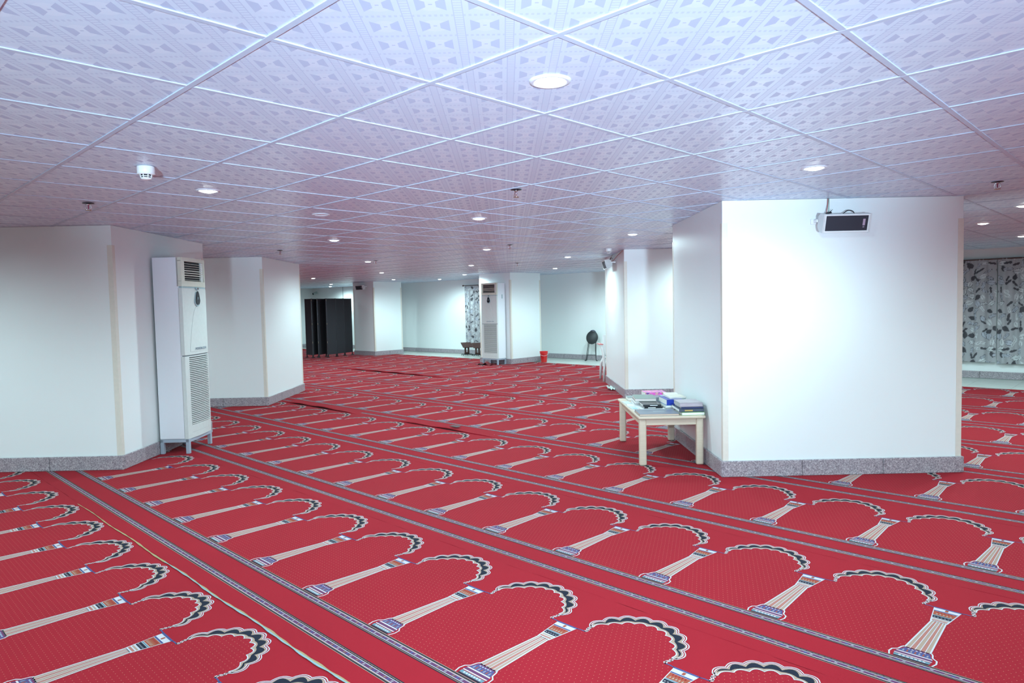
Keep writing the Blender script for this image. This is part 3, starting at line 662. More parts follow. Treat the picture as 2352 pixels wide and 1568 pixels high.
# ------------------------------------------------------------------ air conditioners
def make_ac():
    t = thing('air_conditioner', (0, 0, 0), 0, 'x', 'air conditioner', 'tall floor standing air conditioners')
    W, D, Z0, Z1 = 0.53, 0.29, 0.15, 1.98
    zg, zp = Z1 - 0.29, Z1 - 0.985          # bottom of outlet frame; bottom of upper panel
    def yf(x): return -D - 0.018 * (1 - (2 * x / W) ** 2)
    def panel(name, x0, x1, z0, z1, mat, proud=0.0, thick=0.03, n=12, par=t, zcut=None):
        bm = B(); q = bmesh.new(); A, C = [], []
        for k in range(n + 1):
            x = x0 + (x1 - x0) * k / n; top = z1 if zcut is None else zcut(x); 
            A.append([q.verts.new((x, yf(x) - proud, z0)), q.verts.new((x, yf(x) - proud, top))]); C.append([q.verts.new((x, yf(x) - proud + thick, z0)), q.verts.new((x, yf(x) - proud + thick, top))])
        for k in range(n):
            f = q.faces.new((A[k][0], A[k + 1][0], A[k + 1][1], A[k][1])); q.faces.new((C[k][0], C[k][1], C[k + 1][1], C[k + 1][0]))
            q.faces.new((A[k][1], A[k + 1][1], C[k + 1][1], C[k][1])); q.faces.new((A[k][0], C[k][0], C[k + 1][0], A[k + 1][0]))
        q.faces.new((A[0][0], A[0][1], C[0][1], C[0][0])); q.faces.new((A[n][0], C[n][0], C[n][1], A[n][1]))
        bm.add(q); return bm.build(name, mat, par)
    b = B(); b.box((-W / 2, -D + 0.03, Z0), (W / 2, 0, Z1), 0.006); body = b.build('cabinet', ACWHITE, t)
    b = B(); b.box((W / 2 - 0.001, -D * 0.42, 1.60), (W / 2 + 0.001, -D * 0.30, 1.70), 0.0008); b.build('side_slot', TEALG, body)
    # outlet frame
    fr = panel('outlet_frame', -W / 2, W / 2, zg, zg + 0.055, ACCREAM, 0.0, 0.05)
    for a in ((-W / 2, W / 2, Z1 - 0.038, Z1), (-W / 2, -W / 2 + 0.055, zg + 0.05, Z1 - 0.03), (W / 2 - 0.03, W / 2, zg + 0.05, Z1 - 0.03)): panel('outlet_frame', *a, ACCREAM, 0.0, 0.05, 4)
    b = B(); b.box((-W / 2 + 0.03, -D + 0.024, zg + 0.03), (W / 2 - 0.02, -D + 0.034, Z1 - 0.02)); b.build('outlet_recess', RECESS, t)
    b = B(); b.box((W / 2 - 0.075, -D + 0.008, zg + 0.05), (W / 2 - 0.028, -D + 0.03, Z1 - 0.035), 0.002); b.build('outlet_side_wall', WHITEP, t)
    for k in range(8):
        z = zg + 0.066 + k * 0.0232; thick = 0.009 if k in (2, 3, 4) else 0.0035
        panel('louver', -W / 2 + 0.053, W / 2 - 0.029, z - thick / 2, z + thick / 2, ACCREAM, -0.008, 0.016, 8)
    panel('sensor_strip', -W / 2, W / 2, zg - 0.016, zg - 0.001, TEALG, -0.003, 0.03)
    b = B(); b.prism([(-0.04, 0.0), (-0.028, -0.018), (0, -0.026), (0.028, -0.018), (0.04, 0.0)], 0, 0.02, 0, Matrix.Translation((0.02, yf(0.02) + 0.006, zg - 0.012)) @ FRONT); sn = b.build('sensor_hood', TEALG, t)
    b = B(); b.lathe([(0, 0.0225), (0.009, 0.022), (0.011, 0.019)], 16); o = b.build('sensor_eye', plain('brown_red_lens', (0.12, 0.03, 0.03), 0.2), sn); o.matrix_local = Matrix.Translation((0.02, yf(0.02) + 0.006, zg - 0.020)) @ FRONT
    panel('upper_panel', -W / 2, W / 2, zp, zg - 0.017, ACFRONT, 0.0, 0.04)
    # raised tongue with an arched outline on the upper panel
    hgt = 0.44
    panel('raised_tongue', -0.165, 0.165, zp + 0.03, 0, ACFRONT, 0.003, 0.01, 20, zcut=lambda x: zp + 0.05 + hgt * max(0.0, 1 - abs(x / 0.168) ** 2.2))
    # teardrop display
    def tear(r, h): return [(r * math.cos(a), r * math.sin(a) if a > math.pi or a == 0 else h * (1 - abs(math.cos(a)) ** 2.2)) for a in [2 * math.pi * k / 28 for k in range(28)]]
    dz = zg - 0.135
    b = B(); b.prism([(x * 1.0, y) for x, y in tear(0.056, 0.098)], 0, 0.016, 0, Matrix.Translation((0.01, yf(0) + 0.006, dz - 0.012)) @ FRONT); dp = b.build('display_bezel', TEALG, t)
    b = B(); b.prism(tear(0.047, 0.094), 0, 0.006, 0, Matrix.Translation((0.01, yf(0) - 0.010, dz - 0.004)) @ FRONT); b.build('display', DARK, dp)
    b = B(); b.box((-0.010, yf(0) - 0.018, dz + 0.002), (0.028, yf(0) - 0.013, dz + 0.030), 0.002); b.build('display_screen', plain('display_grey', (0.10, 0.14, 0.15), 0.15), dp)
    for k in range(2):
        b = B(); b.lathe([(0, 0.004), (0.006, 0.003), (0.007, 0.0)], 12); o = b.build('indicator', WHITEP, t); o.matrix_local = Matrix.Translation((0.01, yf(0) - 0.002, dz - 0.09 - 0.035 * k)) @ FRONT
    cu = bpy.data.curves.new('brand_lettering', 'FONT'); cu.body = 'MODERN-GEN'; cu.size = 0.036; cu.align_x = 'CENTER'; cu.extrude = 0.0006; cu.space_character = 1.08
    tmp = bpy.data.objects.new('tmp_lettering', cu); COL.objects.link(tmp); bpy.context.view_layer.update(); lm = bpy.data.meshes.new_from_object(tmp.evaluated_get(bpy.context.evaluated_depsgraph_get())); bpy.data.objects.remove(tmp); o = link('brand_lettering', lm, t, plain('blue_grey_print', (0.20, 0.28, 0.36), 0.5))
    o.rotation_euler = (math.pi / 2, 0, 0); o.location = (0.05, yf(0.05) - 0.0055, zp + 0.045)
    # lower intake panel
    panel('panel_gap', -W / 2 + 0.004, W / 2 - 0.004, zp - 0.012, zp + 0.0, plain('grey_gap', (0.20, 0.22, 0.24), 0.6), -0.008, 0.02)
    ztop, zbot = zp - 0.012, Z0
    for a in ((-W / 2, -W / 2 + 0.07, zbot, ztop), (W / 2 - 0.025, W / 2, zbot, ztop), (-W / 2 + 0.07, W / 2 - 0.025, zbot, zbot + 0.13), (-W / 2 + 0.07, W / 2 - 0.025, ztop - 0.012, ztop)): panel('intake_frame', *a, ACFRONT, 0.0, 0.04, 6)
    b = B(); b.box((-W / 2 + 0.05, -D + 0.012, zbot + 0.11), (W / 2 - 0.02, -D + 0.02, ztop)); b.build('filter', plain('grey_filter', (0.13, 0.16, 0.16), 0.8), t)
    sl = None; n = 36; z0 = zbot + 0.135; stp = (ztop - 0.014 - z0) / n
    for k in range(n):
        if sl is None: sl = panel('intake_slat', -W / 2 + 0.068, W / 2 - 0.023, z0, z0 + stp * 0.56, ACFRONT, -0.002, 0.012, 8)
        else: c = sl.copy(); COL.objects.link(c); c.parent = t; c.location = (0, 0, k * stp)
    panel('trim_line', -W / 2 + 0.075, W / 2 - 0.03, zbot + 0.055, zbot + 0.058, plain('panel_seam_grey', (0.45, 0.48, 0.46), 0.4), 0.0006, 0.005, 8)  # thin grey seam line across the foot of the intake panel
    # welded angle iron stand
    b = B(); b.box((-W / 2, -D - 0.005, Z0 - 0.035), (W / 2, -D + 0.03, Z0 - 0.001), 0.002); b.box((-W / 2, -0.03, Z0 - 0.035), (W / 2, 0, Z0 - 0.001), 0.002)
    b.box((-W / 2, -D, Z0 - 0.034), (-W / 2 + 0.03, 0, Z0 - 0.0015), 0.002); b.box((W / 2 - 0.03, -D, Z0 - 0.034), (W / 2, 0, Z0 - 0.0015), 0.002); b.build('stand_frame', STEEL, t)
    for sx in (-1, 1):
        for y0, y1 in ((-D - 0.004, -D + 0.032), (-0.036, 0)):
            b = B(); b.box((min(sx * W / 2, sx * (W / 2 - 0.036)), y0, 0.001), (max(sx * W / 2, sx * (W / 2 - 0.036)), y1, Z0 - 0.03), 0.002); b.build('stand_leg', STEEL, t)
    return t
ac1 = make_ac(); ac2 = dup(ac1)
ac1.location = (-3.575, 7.205, 0); ac1.rotation_euler = (0, 0, math.radians(90)); ac1['label'] = 'tall white air conditioner standing on steel legs beside the broad pillar, its side panel toward the smoke detector'
ac1['label'] = 'tall white air conditioner on steel legs next to the plain pillar'
q_ = _ca + _u1 * (0.16 + 0.265) - _u2 * 0.025
ac2.location = (q_.x, q_.y, 0); ac2.rotation_euler = (0, 0, ROT_W); ac2['label'] = 'tall white air conditioner with yellowed outlet before the far pillar near the curtain'
# loose cloth pushed under the far unit
b = B(); q2 = bmesh.new()
g = [[q2.verts.new((x, y, 0.012 + 0.05 * max(0, math.sin(x * 14 + 1) * math.cos(y * 11)) + 0.02 * math.sin(x * 31 + y * 17))) for y in np.linspace(-0.09, 0.09, 9)] for x in np.linspace(-0.27, 0.24, 24)]
for a in range(23):
    for c in range(8): f = q2.faces.new((g[a][c], g[a + 1][c], g[a + 1][c + 1], g[a][c + 1])); f.smooth = True
b.add(q2); cl = tag(b.build('floor_cloth', plain('dark_red_cloth', (0.16, 0.02, 0.025), 0.9)), 'crumpled dark red cloth on the carpet below the far air conditioner', 'cloth')
p_ = _ca + _u1 * 0.45 - _u2 * 0.46; cl.location = (p_.x, p_.y, 0.004); cl.rotation_euler = (0, 0, ROT_W)
so = cl.modifiers.new('thickness', 'SOLIDIFY'); so.thickness = 0.004

# ------------------------------------------------------------------ table and books
TX0, TX1, TY0, TY1, TZt = 1.085, 1.672, 5.975, 7.17, 0.44
tb = thing('side_table', ((TX0 + TX1) / 2, (TY0 + TY1) / 2, 0), 0, 'low pale wooden table heaped with books against the broad pillar', 'table')
hx, hy = (TX1 - TX0) / 2, (TY1 - TY0) / 2
b = B(); b.box((-hx, -hy, TZt - 0.026), (hx, hy, TZt), 0.010, seg=3); b.build('table_top', BEECH, tb)
for sx in (-1, 1):
    for sy in (-1, 1):
        b = B(); x = sx * (hx - 0.012); y = sy * (hy - 0.03); b.box((min(x, x - sx * 0.064), min(y, y - sy * 0.05), 0.0015), (max(x, x - sx * 0.064), max(y, y - sy * 0.05), TZt - 0.027), 0.014, seg=3); b.build('leg', BEECH, tb)
for sy in (-1, 1):
    b = B(); b.box((-hx + 0.07, sy * (hy - 0.055) - 0.011, TZt - 0.085), (hx - 0.07, sy * (hy - 0.055) + 0.011, TZt - 0.027), 0.003); b.build('apron', BEECH, tb)
for sx in (-1, 1):
    b = B(); b.box((sx * (hx - 0.042) - 0.011, -hy + 0.075, TZt - 0.085), (sx * (hx - 0.042) + 0.011, hy - 0.075, TZt - 0.027), 0.003); b.build('apron', BEECH, tb)

def book(x0, x1, y0, y1, z0, z1, cover, label, rz=0.0, spine='+x', soft=False, page=None, name='book', title=None):
    """closed book lying flat; the spine is on the named side"""
    w, d, h = x1 - x0, y1 - y0, z1 - z0; t = 0.0012 if soft else 0.0028; g = 0.0 if soft else 0.003
    b = B(); b.box((-w / 2, -d / 2, 0.0003), (w / 2, d / 2, t), 0.0006, seg=1); b.box((-w / 2, -d / 2, h - t), (w / 2, d / 2, h), 0.0006, seg=1)
    ax, s = spine[1], 1 if spine[0] == '+' else -1
    if ax == 'x': b.box((min(s * w / 2, s * (w / 2 - t)), -d / 2, 0.0004), (max(s * w / 2, s * (w / 2 - t)), d / 2, h - 0.0001), 0.0006, seg=1)
    else: b.box((-w / 2, min(s * d / 2, s * (d / 2 - t)), 0.0004), (w / 2, max(s * d / 2, s * (d / 2 - t)), h - 0.0001), 0.0006, seg=1)
    o = tag(b.build(name, cover), label, 'book', 'books on the table'); o.location = ((x0 + x1) / 2, (y0 + y1) / 2, z0); o.rotation_euler = (0, 0, rz)
    lo, hi = [-w / 2 + g, -d / 2 + g], [w / 2 - g, d / 2 - g]; i = 0 if ax == 'x' else 1
    if s > 0: hi[i] = (w, d)[i] / 2 - t
    else: lo[i] = -(w, d)[i] / 2 + t
    b = B(); b.box((lo[0], lo[1], t), (hi[0], hi[1], h - t)); b.build('pages', page or PAPER, o)
    if title:
        (tx0, ty0, tx1, ty1, face, m) = title
        b = B()
        if face == 'top': b.box((tx0, ty0, h - 0.0001), (tx1, ty1, h + 0.0004))
        else: b.box((tx0, -d / 2 - 0.0005, ty0), (tx1, -d / 2 + 0.0003, ty1))
        b.build('title_print', m, o)
    return o
silver = plain('silver_print', (0.55, 0.56, 0.60), 0.4); gold = plain('gold_print', (0.50, 0.32, 0.10), 0.4); wprint = plain('white_print', (0.75, 0.75, 0.75), 0.5)
CG = plain('slate_grey_cover', (0.13, 0.15, 0.20), 0.35); CGR = plain('green_cover', (0.12, 0.30, 0.10), 0.35); CDK = plain('dark_glossy_cover', (0.08, 0.10, 0.14), 0.2)
CNV = plain('navy_cover', (0.03, 0.04, 0.12), 0.4); CMV = plain('mauve_grey_cover', (0.42, 0.36, 0.40), 0.4); CBL = plain('royal_blue_cover', (0.015, 0.04, 0.33), 0.3); CBR = plain('maroon_cover', (0.07, 0.02, 0.06), 0.4)
CTL = plain('pale_teal_cover', (0.40, 0.55, 0.60), 0.35); CWH = plain('white_cover', (0.72, 0.74, 0.75), 0.4); CBK = plain('black_cover', (0.015, 0.016, 0.02), 0.25); COL_ = plain('olive_green_cover', (0.17, 0.22, 0.19), 0.5)
CBG = plain('beige_cover', (0.62, 0.58, 0.50), 0.5); CPB = plain('pale_blue_leaflet', (0.50, 0.60, 0.72), 0.4, var=0.25, scale=60); CMG = mk_magenta(); GRYP = plain('grey_page_edge', (0.45, 0.43, 0.42), 0.8)
Z = TZt
book(1.102, 1.446, 5.995, 6.265, Z, Z + 0.020, CG, 'large thin slate grey book with silver title near the table edge', -0.015, '+y', page=plain('tan_page_edge', (0.58, 0.44, 0.34), 0.8), title=(-0.03, -0.02, 0.07, 0.03, 'top', plain('faint_silver_print', (0.24, 0.27, 0.32), 0.4)))
book(1.468, 1.668, 6.00, 6.26, Z, Z + 0.027, CGR, 'green book with white page edges at the bottom of the corner stack', 0.01, '+x')
book(1.450, 1.668, 6.02, 6.31, Z + 0.0272, Z + 0.053, CDK, 'dark glossy book with coloured spine second from bottom in the corner stack', 0.0, '-y', title=(-0.06, 0.006, 0.01, 0.018, 'spine', gold))
book(1.472, 1.668, 6.04, 6.29, Z + 0.0532, Z + 0.067, CNV, 'thin navy book under the mauve book', 0.012, '-y')
book(1.464, 1.662, 6.045, 6.29, Z + 0.0672, Z + 0.103, CMV, 'thick mauve grey book on top of the corner stack', 0.0, '-y', page=GRYP)
book(1.405, 1.585, 6.335, 6.59, Z, Z + 0.017, CBR, 'maroon book beneath the book with white pages and the blue book', 0.03, '+x')
book(1.400, 1.580, 6.335, 6.60, Z + 0.0172, Z + 0.040, CTL, 'pale teal book with white pages directly under the royal blue book', 0.02, '+x')
book(1.405, 1.560, 6.345, 6.62, Z + 0.0402, Z + 0.092, CBL, 'thick royal blue book', 0.06, '-y', title=(0.0, 0.015, 0.05, 0.035, 'spine', plain('pale_blue_print', (0.12, 0.18, 0.55), 0.4)))
book(1.450, 1.605, 6.41, 6.60, Z + 0.0922, Z + 0.107, CBG, 'thin beige book lying on the royal blue book', 0.05, '+x')
book(1.165, 1.385, 6.30, 6.60, Z, Z + 0.014, CWH, 'white covered book under the two black books', 0.07, '+x', soft=True)
book(1.205, 1.375, 6.345, 6.57, Z + 0.0142, Z + 0.031, CBK, 'lower of two thin black books with white spine lettering', 0.02, '-y', title=(-0.05, 0.005, 0.02, 0.011, 'spine', wprint))
book(1.198, 1.365, 6.350, 6.57, Z + 0.0312, Z + 0.050, CBK, 'upper of two thin black books with white spine lettering', -0.01, '-y', title=(-0.02, 0.007, 0.05, 0.013, 'spine', wprint))
book(1.165, 1.350, 6.60, 6.86, Z, Z + 0.022, CWH, 'white book at the bottom of the olive stack', -0.05, '+x')
book(1.172, 1.350, 6.595, 6.86, Z + 0.0222, Z + 0.051, plain('grey_beige_cover', (0.35, 0.33, 0.32), 0.5), 'grey beige book between the white book and the olive book', -0.04, '+x')
book(1.172, 1.372, 6.55, 6.84, Z + 0.0512, Z + 0.080, COL_, 'olive green hardback topping a stack', -0.08, '+x', page=plain('cream_page_edge', (0.66, 0.58, 0.54), 0.8))
book(1.165, 1.300, 6.99, 7.15, Z, Z + 0.030, plain('grey_green_cover', (0.22, 0.27, 0.27), 0.5), 'small grey green book with white pages in the table corner by the pink book', 0.0, '+x')
book(1.325, 1.535, 6.95, 7.15, Z, Z + 0.032, plain('salmon_cover', (0.55, 0.25, 0.28), 0.4), 'salmon book beneath the bright pink flowered book', 0.06, '+x')
book(1.330, 1.545, 6.95, 7.14, Z + 0.0322, Z + 0.082, CMG, 'bright pink book with flowered cover', 0.04, '-y')
book(1.385, 1.468, 6.75, 6.93, Z, Z + 0.060, plain('grey_lilac_cover', (0.20, 0.19, 0.24), 0.4), 'small thick dark book with a round emblem before the pink book', 0.05, '-y', title=(-0.012, 0.018, 0.012, 0.042, 'spine', plain('pale_green_emblem', (0.25, 0.36, 0.32), 0.4)))
book(1.475, 1.665, 6.66, 6.92, Z, Z + 0.012, CBR, 'thin maroon book under the pale teal book', 0.0, '+x')
book(1.475, 1.668, 6.66, 6.93, Z + 0.0122, Z + 0.062, CTL, 'thick pale teal book carrying a white book', 0.02, '-y')
book(1.485, 1.615, 6.68, 6.87, Z + 0.0622, Z + 0.092, CWH, 'thick white book lying on the pale teal book', -0.10, '+x')
for k, (x, y, rz, w, d, m, lb) in enumerate([(1.135, 6.47, 0.10, 0.07, 0.14, CPB, 'pale blue printed leaflet with a turquoise corner'), (1.128, 6.64, -0.08, 0.065, 0.15, CWH, 'white leaflet beside the olive stack'),
        (1.125, 6.82, 0.06, 0.065, 0.17, CPB, 'pale blue leaflet beside the small grey green book'), (1.130, 6.285, 0.03, 0.06, 0.03, CWH, 'white slip of paper by the slate grey book')]):
    o = book(x - w / 2, x + w / 2, y - d / 2, y + d / 2, Z, Z + 0.007, m, lb, rz, '+x', soft=True, name='leaflet')
    o['group'] = 'leaflets on the table'
    if k == 0:
        b = B(); b.box((-0.03, -0.069, 0.0069), (0.015, -0.045, 0.0075)); b.build('turquoise_print', plain('turquoise_print', (0.05, 0.50, 0.52), 0.4), o)

# ------------------------------------------------------------------ curtains on the long wall
def leaf_print(u, z):
    """colour of the printed cloth at flat position u, height z (metres)"""
    base = np.array([0.40, 0.40, 0.42]); out = np.tile(base, (len(u), 1))
    CELL = 0.112
    r = np.random.default_rng(5); tab = r.random((64, 64, 6))
    iu0 = np.floor(u / CELL).astype(int); iz0 = np.floor(z / CELL).astype(int)
    for du in (-1, 0, 1):
        for dz in (-1, 0, 1):
            iu, iz = iu0 + du, iz0 + dz; R = tab[iu % 64, iz % 13]
            cx = (iu + 0.25 + 0.5 * R[:, 0]) * CELL; cz = (iz + 0.25 + 0.5 * R[:, 1]) * CELL; a = R[:, 2] * 6.28
            x = (u - cx) * np.cos(a) + (z - cz) * np.sin(a); y = -(u - cx) * np.sin(a) + (z - cz) * np.cos(a)
            L = 0.052 + 0.02 * R[:, 3]; tt = np.clip((x + L) / (2 * L), 0, 1)
            hw_ = L * 0.62 * np.sin(np.pi * tt ** 0.8) * np.where(R[:, 5] > 0.55, np.clip(0.35 + 1.4 * np.abs(tt - 0.45), 0, 1.05), 1.0)
            ins = (np.abs(x) < L) & (np.abs(y) < hw_); rim = (np.abs(x) < L * 1.08) & (np.abs(y) < hw_ + 0.006) & ~ins
            kind = R[:, 4]
            col = np.where((kind < 0.38)[:, None], np.array([0.035, 0.035, 0.045]), np.where((kind < 0.72)[:, None], np.array([0.62, 0.65, 0.66]), np.array([0.45, 0.48, 0.55])))
            vein = ins & (np.abs(y) < 0.0035) & (kind >= 0.38)
            out[ins] = col[ins]; out[vein] = (0.2, 0.2, 0.22)
            rr = rim & (kind >= 0.6); out[rr] = (0.06, 0.06, 0.07)
    return out
def curtain(s0, s1, z0, z1, amp, waves, label, group, seed):
    n = int((s1 - s0) / 0.008); m = int((z1 - z0) / 0.010)
    S = np.linspace(0, 1, n + 1); Zs = np.linspace(0, 1, m + 1); r = np.random.default_rng(seed); p1, p2 = r.random(2) * 6
    ss, zz = np.meshgrid(S, Zs, indexing='ij'); gather = 0.35 + 0.65 * np.clip((1 - zz) * 6, 0, 1)
    w = np.sin(ss * waves * 6.283 + p1 + 0.6 * np.sin(ss * 9 + p2) + 0.15 * np.sin(zz * 5)) + 0.35 * np.sin(ss * waves * 2.3 * 6.283 + p2)
    top = np.clip((zz - 0.93) / 0.07, 0, 1); w = w * (1 - 0.6 * top) + top * 0.6 * np.sin(ss * waves * 5 * 6.283)
    dd = 0.085 + amp * w * gather
    hem = 0.012 * np.sin(ss * waves * 6.283 + p1)
    X = s0 + (s1 - s0) * ss; Zz = z0 + (z1 - z0) * zz + hem * (1 - zz) * 0.6
    flat = np.cumsum(np.hypot(np.diff(X, axis=0, prepend=X[:1]), np.diff(dd, axis=0, prepend=dd[:1])), axis=0)
    P = np.stack([W0.x + WD.x * X + WN.x * dd, W0.y + WD.y * X + WN.y * dd, Zz], -1).reshape(-1, 3)
    idx = np.arange((n + 1) * (m + 1)).reshape(n + 1, m + 1)
    Fq = np.stack([idx[:-1, :-1], idx[1:, :-1], idx[1:, 1:], idx[:-1, 1:]], -1).reshape(-1, 4)
    org = Vector((*wl((s0 + s1) / 2, 0.085), z0)); P = P - np.array(org)
    me = bpy.data.meshes.new('curtain'); me.from_pydata(P.tolist(), [], Fq.tolist())
    colr = leaf_print(flat.ravel() + seed * 1.37, Zz.ravel()); ca = me.attributes.new('weave', 'FLOAT_COLOR', 'POINT'); ca.data.foreach_set('color', np.concatenate([colr, np.ones((len(colr), 1))], 1).astype(np.float32).ravel())
    me.polygons.foreach_set('use_smooth', np.ones(len(me.polygons), bool))
    o = link('curtain', me, None, CURT); o.location = org; tag(o, label, 'curtain', group)
    return o
def s_of(x): return (x - W0.x) / WD.x
curtain(s_of(7.35), s_of(8.30), 0.285, 2.055, 0.030, 5.0, 'grey leaf print curtain panel whose edge shows past the broad pillar', 'leaf print curtains', 3)
curtain(s_of(8.31), s_of(9.9), 0.270, 2.055, 0.032, 8.0, 'second grey leaf print curtain panel beyond the one next to the broad pillar', 'leaf print curtains', 4)
curtain(s_of(-1.33), s_of(-0.55), 0.30, 2.05, 0.030, 4.5, 'narrow grey leaf print curtain beside the far air conditioner', 'leaf print curtains', 6)
def rod(s0, s1, label):
    t = thing('curtain_rod', (*wl((s0 + s1) / 2, 0.085), 2.045), ROT_W, label, 'curtain rod', 'curtain rods'); L = (s1 - s0) / 2
    b = B(); b.tube([(-L, 0, 0), (L, 0, 0)], 0.011, 10); b.build('pole', DWOOD, t)
    for s in (-1, 1):
        b = B(); b.lathe([(0, -0.025), (0.018, -0.018), (0.025, 0), (0.018, 0.018), (0, 0.025)], 14); o = b.build('finial', DWOOD, t); o.location = (s * (L + 0.02), 0, 0)
        b = B(); b.box((s * (L - 0.08) - 0.008, 0.0, -0.008), (s * (L - 0.08) + 0.008, 0.085, 0.008)); b.build('bracket', BLACKM, t)
rod(s_of(-1.36), s_of(0.2), 'dark wooden curtain rod with ball finial by the far air conditioner'); rod(s_of(7.25), s_of(10.0), 'dark wooden rod behind the long leaf print curtain heading')

# ------------------------------------------------------------------ folding screen
PX = [(-6.16, 20.72), (-5.88, 20.42), (-5.84, 20.86), (-5.72, 20.45), (-5.62, 20.92), (-5.46, 20.48), (-5.27, 20.80), (-5.13, 21.20), (-4.985, 21.61)]
fs_ = thing('folding_screen', (PX[0][0], PX[0][1], 0), 0, 'charcoal folding screen of many hinged panels beside the far pillar', 'screen')
o0 = Vector((PX[0][0], PX[0][1], 0))
for k, (a, c) in enumerate(zip(PX, PX[1:])):
    a, c = Vector((*a, 0)) - o0, Vector((*c, 0)) - o0; d = (c - a).normalized(); L = (c - a).length; n = Vector((-d.y, d.x, 0))
    M = Matrix(((d.x, n.x, 0, a.x), (d.y, n.y, 0, a.y), (0, 0, 1, 0), (0, 0, 0, 1)))
    b = B(); b.box((0.012, -0.012, 0.085), (L - 0.012, 0.012, 1.745), 0.003); p = b.build('screen_panel', SCREENF, fs_); p.matrix_local = M
    b = B(); b.box((0.004, -0.014, 0.08), (0.014, 0.014, 1.75), 0.002); b.box((L - 0.014, -0.014, 0.08), (L - 0.004, 0.014, 1.75), 0.002); b.build('edge_profile', plain('dark_aluminium', (0.06, 0.065, 0.075), 0.35, 0.6), p)
    for x in (0.02, L - 0.02):
        b = B(); b.box((x - 0.011, -0.011, 0.022), (x + 0.011, 0.011, 0.086), 0.002); b.box((x - 0.016, -0.04, 0.0015), (x + 0.016, 0.04, 0.022), 0.004); b.build('foot', RUBBER, p)
    for z in (0.45, 1.0, 1.7):
        b = B(); b.tube([(0.0, 0, z - 0.03), (0.0, 0, z + 0.03)], 0.007, 8); b.build('hinge', plain('brass_hinge', (0.30, 0.28, 0.20), 0.35, 0.7), p)

# ------------------------------------------------------------------ things along the tile strip
def lectern(x, y, rz, label):
    t = thing('book_stand', (x, y, -0.008), rz, label, 'stand', 'low book stands by the curtain')
    b = B()
    for yy in (-0.075, 0.075):
        b.tube([(-0.14, yy, 0.035), (0.14, yy, 0.035)], 0.010, 8)
        for xx in (-0.13, 0.0, 0.13): b.tube([(xx, yy, 0.035), (xx - 0.012, yy, 0.001)], 0.009, 8)
    b.tube([(-0.10, -0.075, 0.036), (-0.10, 0.075, 0.036)], 0.009, 8); b.tube([(0.10, -0.075, 0.036), (0.10, 0.075, 0.036)], 0.009, 8); b.build('base_frame', BLACKM, t)
    b = B()
    for x0, x1 in ((-0.075, -0.022), (0.022, 0.075)): b.box((x0, -0.012, 0.045), (x1, 0.012, 0.26), 0.003)
    b.box((-0.075, -0.012, 0.045), (0.075, 0.012, 0.095), 0.003); b.box((-0.075, -0.012, 0.215), (0.075, 0.012, 0.265), 0.003); b.build('post', DWOOD, t)
    b = B(); b.box((-0.155, -0.125, -0.009), (0.155, 0.125, 0.009), 0.004); d = b.build('sloped_top', DWOOD, t); d.location = (0, 0, 0.305); d.rotation_euler = (math.radians(32), 0, 0)
    b = B(); b.box((-0.155, -0.130, 0.0), (0.155, -0.120, 0.012), 0.003); b.build('ledge', DWOOD, d)
lectern(-1.33, 20.32, math.radians(24), 'low dark wooden book stand with slotted post in front of the narrow curtain')
lectern(-1.00, 19.98, math.radians(20), 'dark wooden book stand half hidden behind the far air conditioner')

st = thing('folding_stool', (1.97, 17.30, -0.008), math.radians(-22), 'folded black round stool with wire legs leaning on the wall', 'stool')
lean = math.radians(-14); ML = Matrix.Rotation(lean, 4, 'X')
def stp(o): o.matrix_local = ML; return o
b = B(); b.lathe([(0, -0.02), (0.135, -0.02), (0.15, -0.012), (0.153, 0.0), (0.145, 0.014), (0, 0.02)], 32)
o = b.build('seat', VINYL, st); o.matrix_local = ML @ Matrix.Translation((0, -0.02, 0.60)) @ Matrix.Rotation(math.radians(90), 4, 'X') @ Matrix.Scale(1.12, 4, (0, 1, 0))
b = B(); b.tube([(0.095 * math.cos(a), 0.02, 0.68 + 0.115 * math.sin(a)) for a in np.linspace(-0.3, math.pi + 0.3, 18)], 0.010, 8); stp(b.build('handle_loop', plain('dark_blue_tube', (0.02, 0.035, 0.10), 0.35), st))
for sx in (-1, 1):
    for q in (0, 1):
        b = B(); y = 0.012 + 0.03 * q; b.tube(smooth_curve([(sx * (0.098 - 0.012 * q), y, 0.55), (sx * (0.108 - 0.02 * q), y - 0.01, 0.32), (sx * (0.115 + 0.012 * (1 - q)), y - 0.015, 0.07), (sx * (0.125 + 0.012 * (1 - q)), y - 0.02, 0.03), (sx * (0.155 + 0.01 * (1 - q)), y - 0.03, 0.013)], 5), 0.0085, 8); stp(b.build('leg', BLACKM, st))
b = B(); b.tube([(-0.112, 0.0, 0.16), (0.112, 0.0, 0.16)], 0.008, 8); stp(b.build('cross_bar', BLACKM, st))

bk = thing('bucket', (0.79, 17.30, -0.008), 0, 'small red plastic bucket behind the far pillar corner', 'bucket')
b = B(); b.lathe([(0.0, 0.003), (0.070, 0.003), (0.074, 0.008), (0.098, 0.25), (0.105, 0.262), (0.108, 0.272), (0.102, 0.276), (0.094, 0.262), (0.070, 0.014), (0.0, 0.012)], 32); b.build('shell', REDP, bk)
b = B(); b.lathe([(0.096, 0.222), (0.1045, 0.228), (0.1045, 0.238), (0.098, 0.244)], 32); b.build('rim_band', REDP, bk)
b = B(); b.tube(smooth_curve([(-0.104, 0, 0.245), (-0.10, -0.05, 0.20), (0, -0.107, 0.165), (0.10, -0.05, 0.20), (0.104, 0, 0.245)], 6), 0.003, 6); b.build('bail_handle', WHITEP, bk)

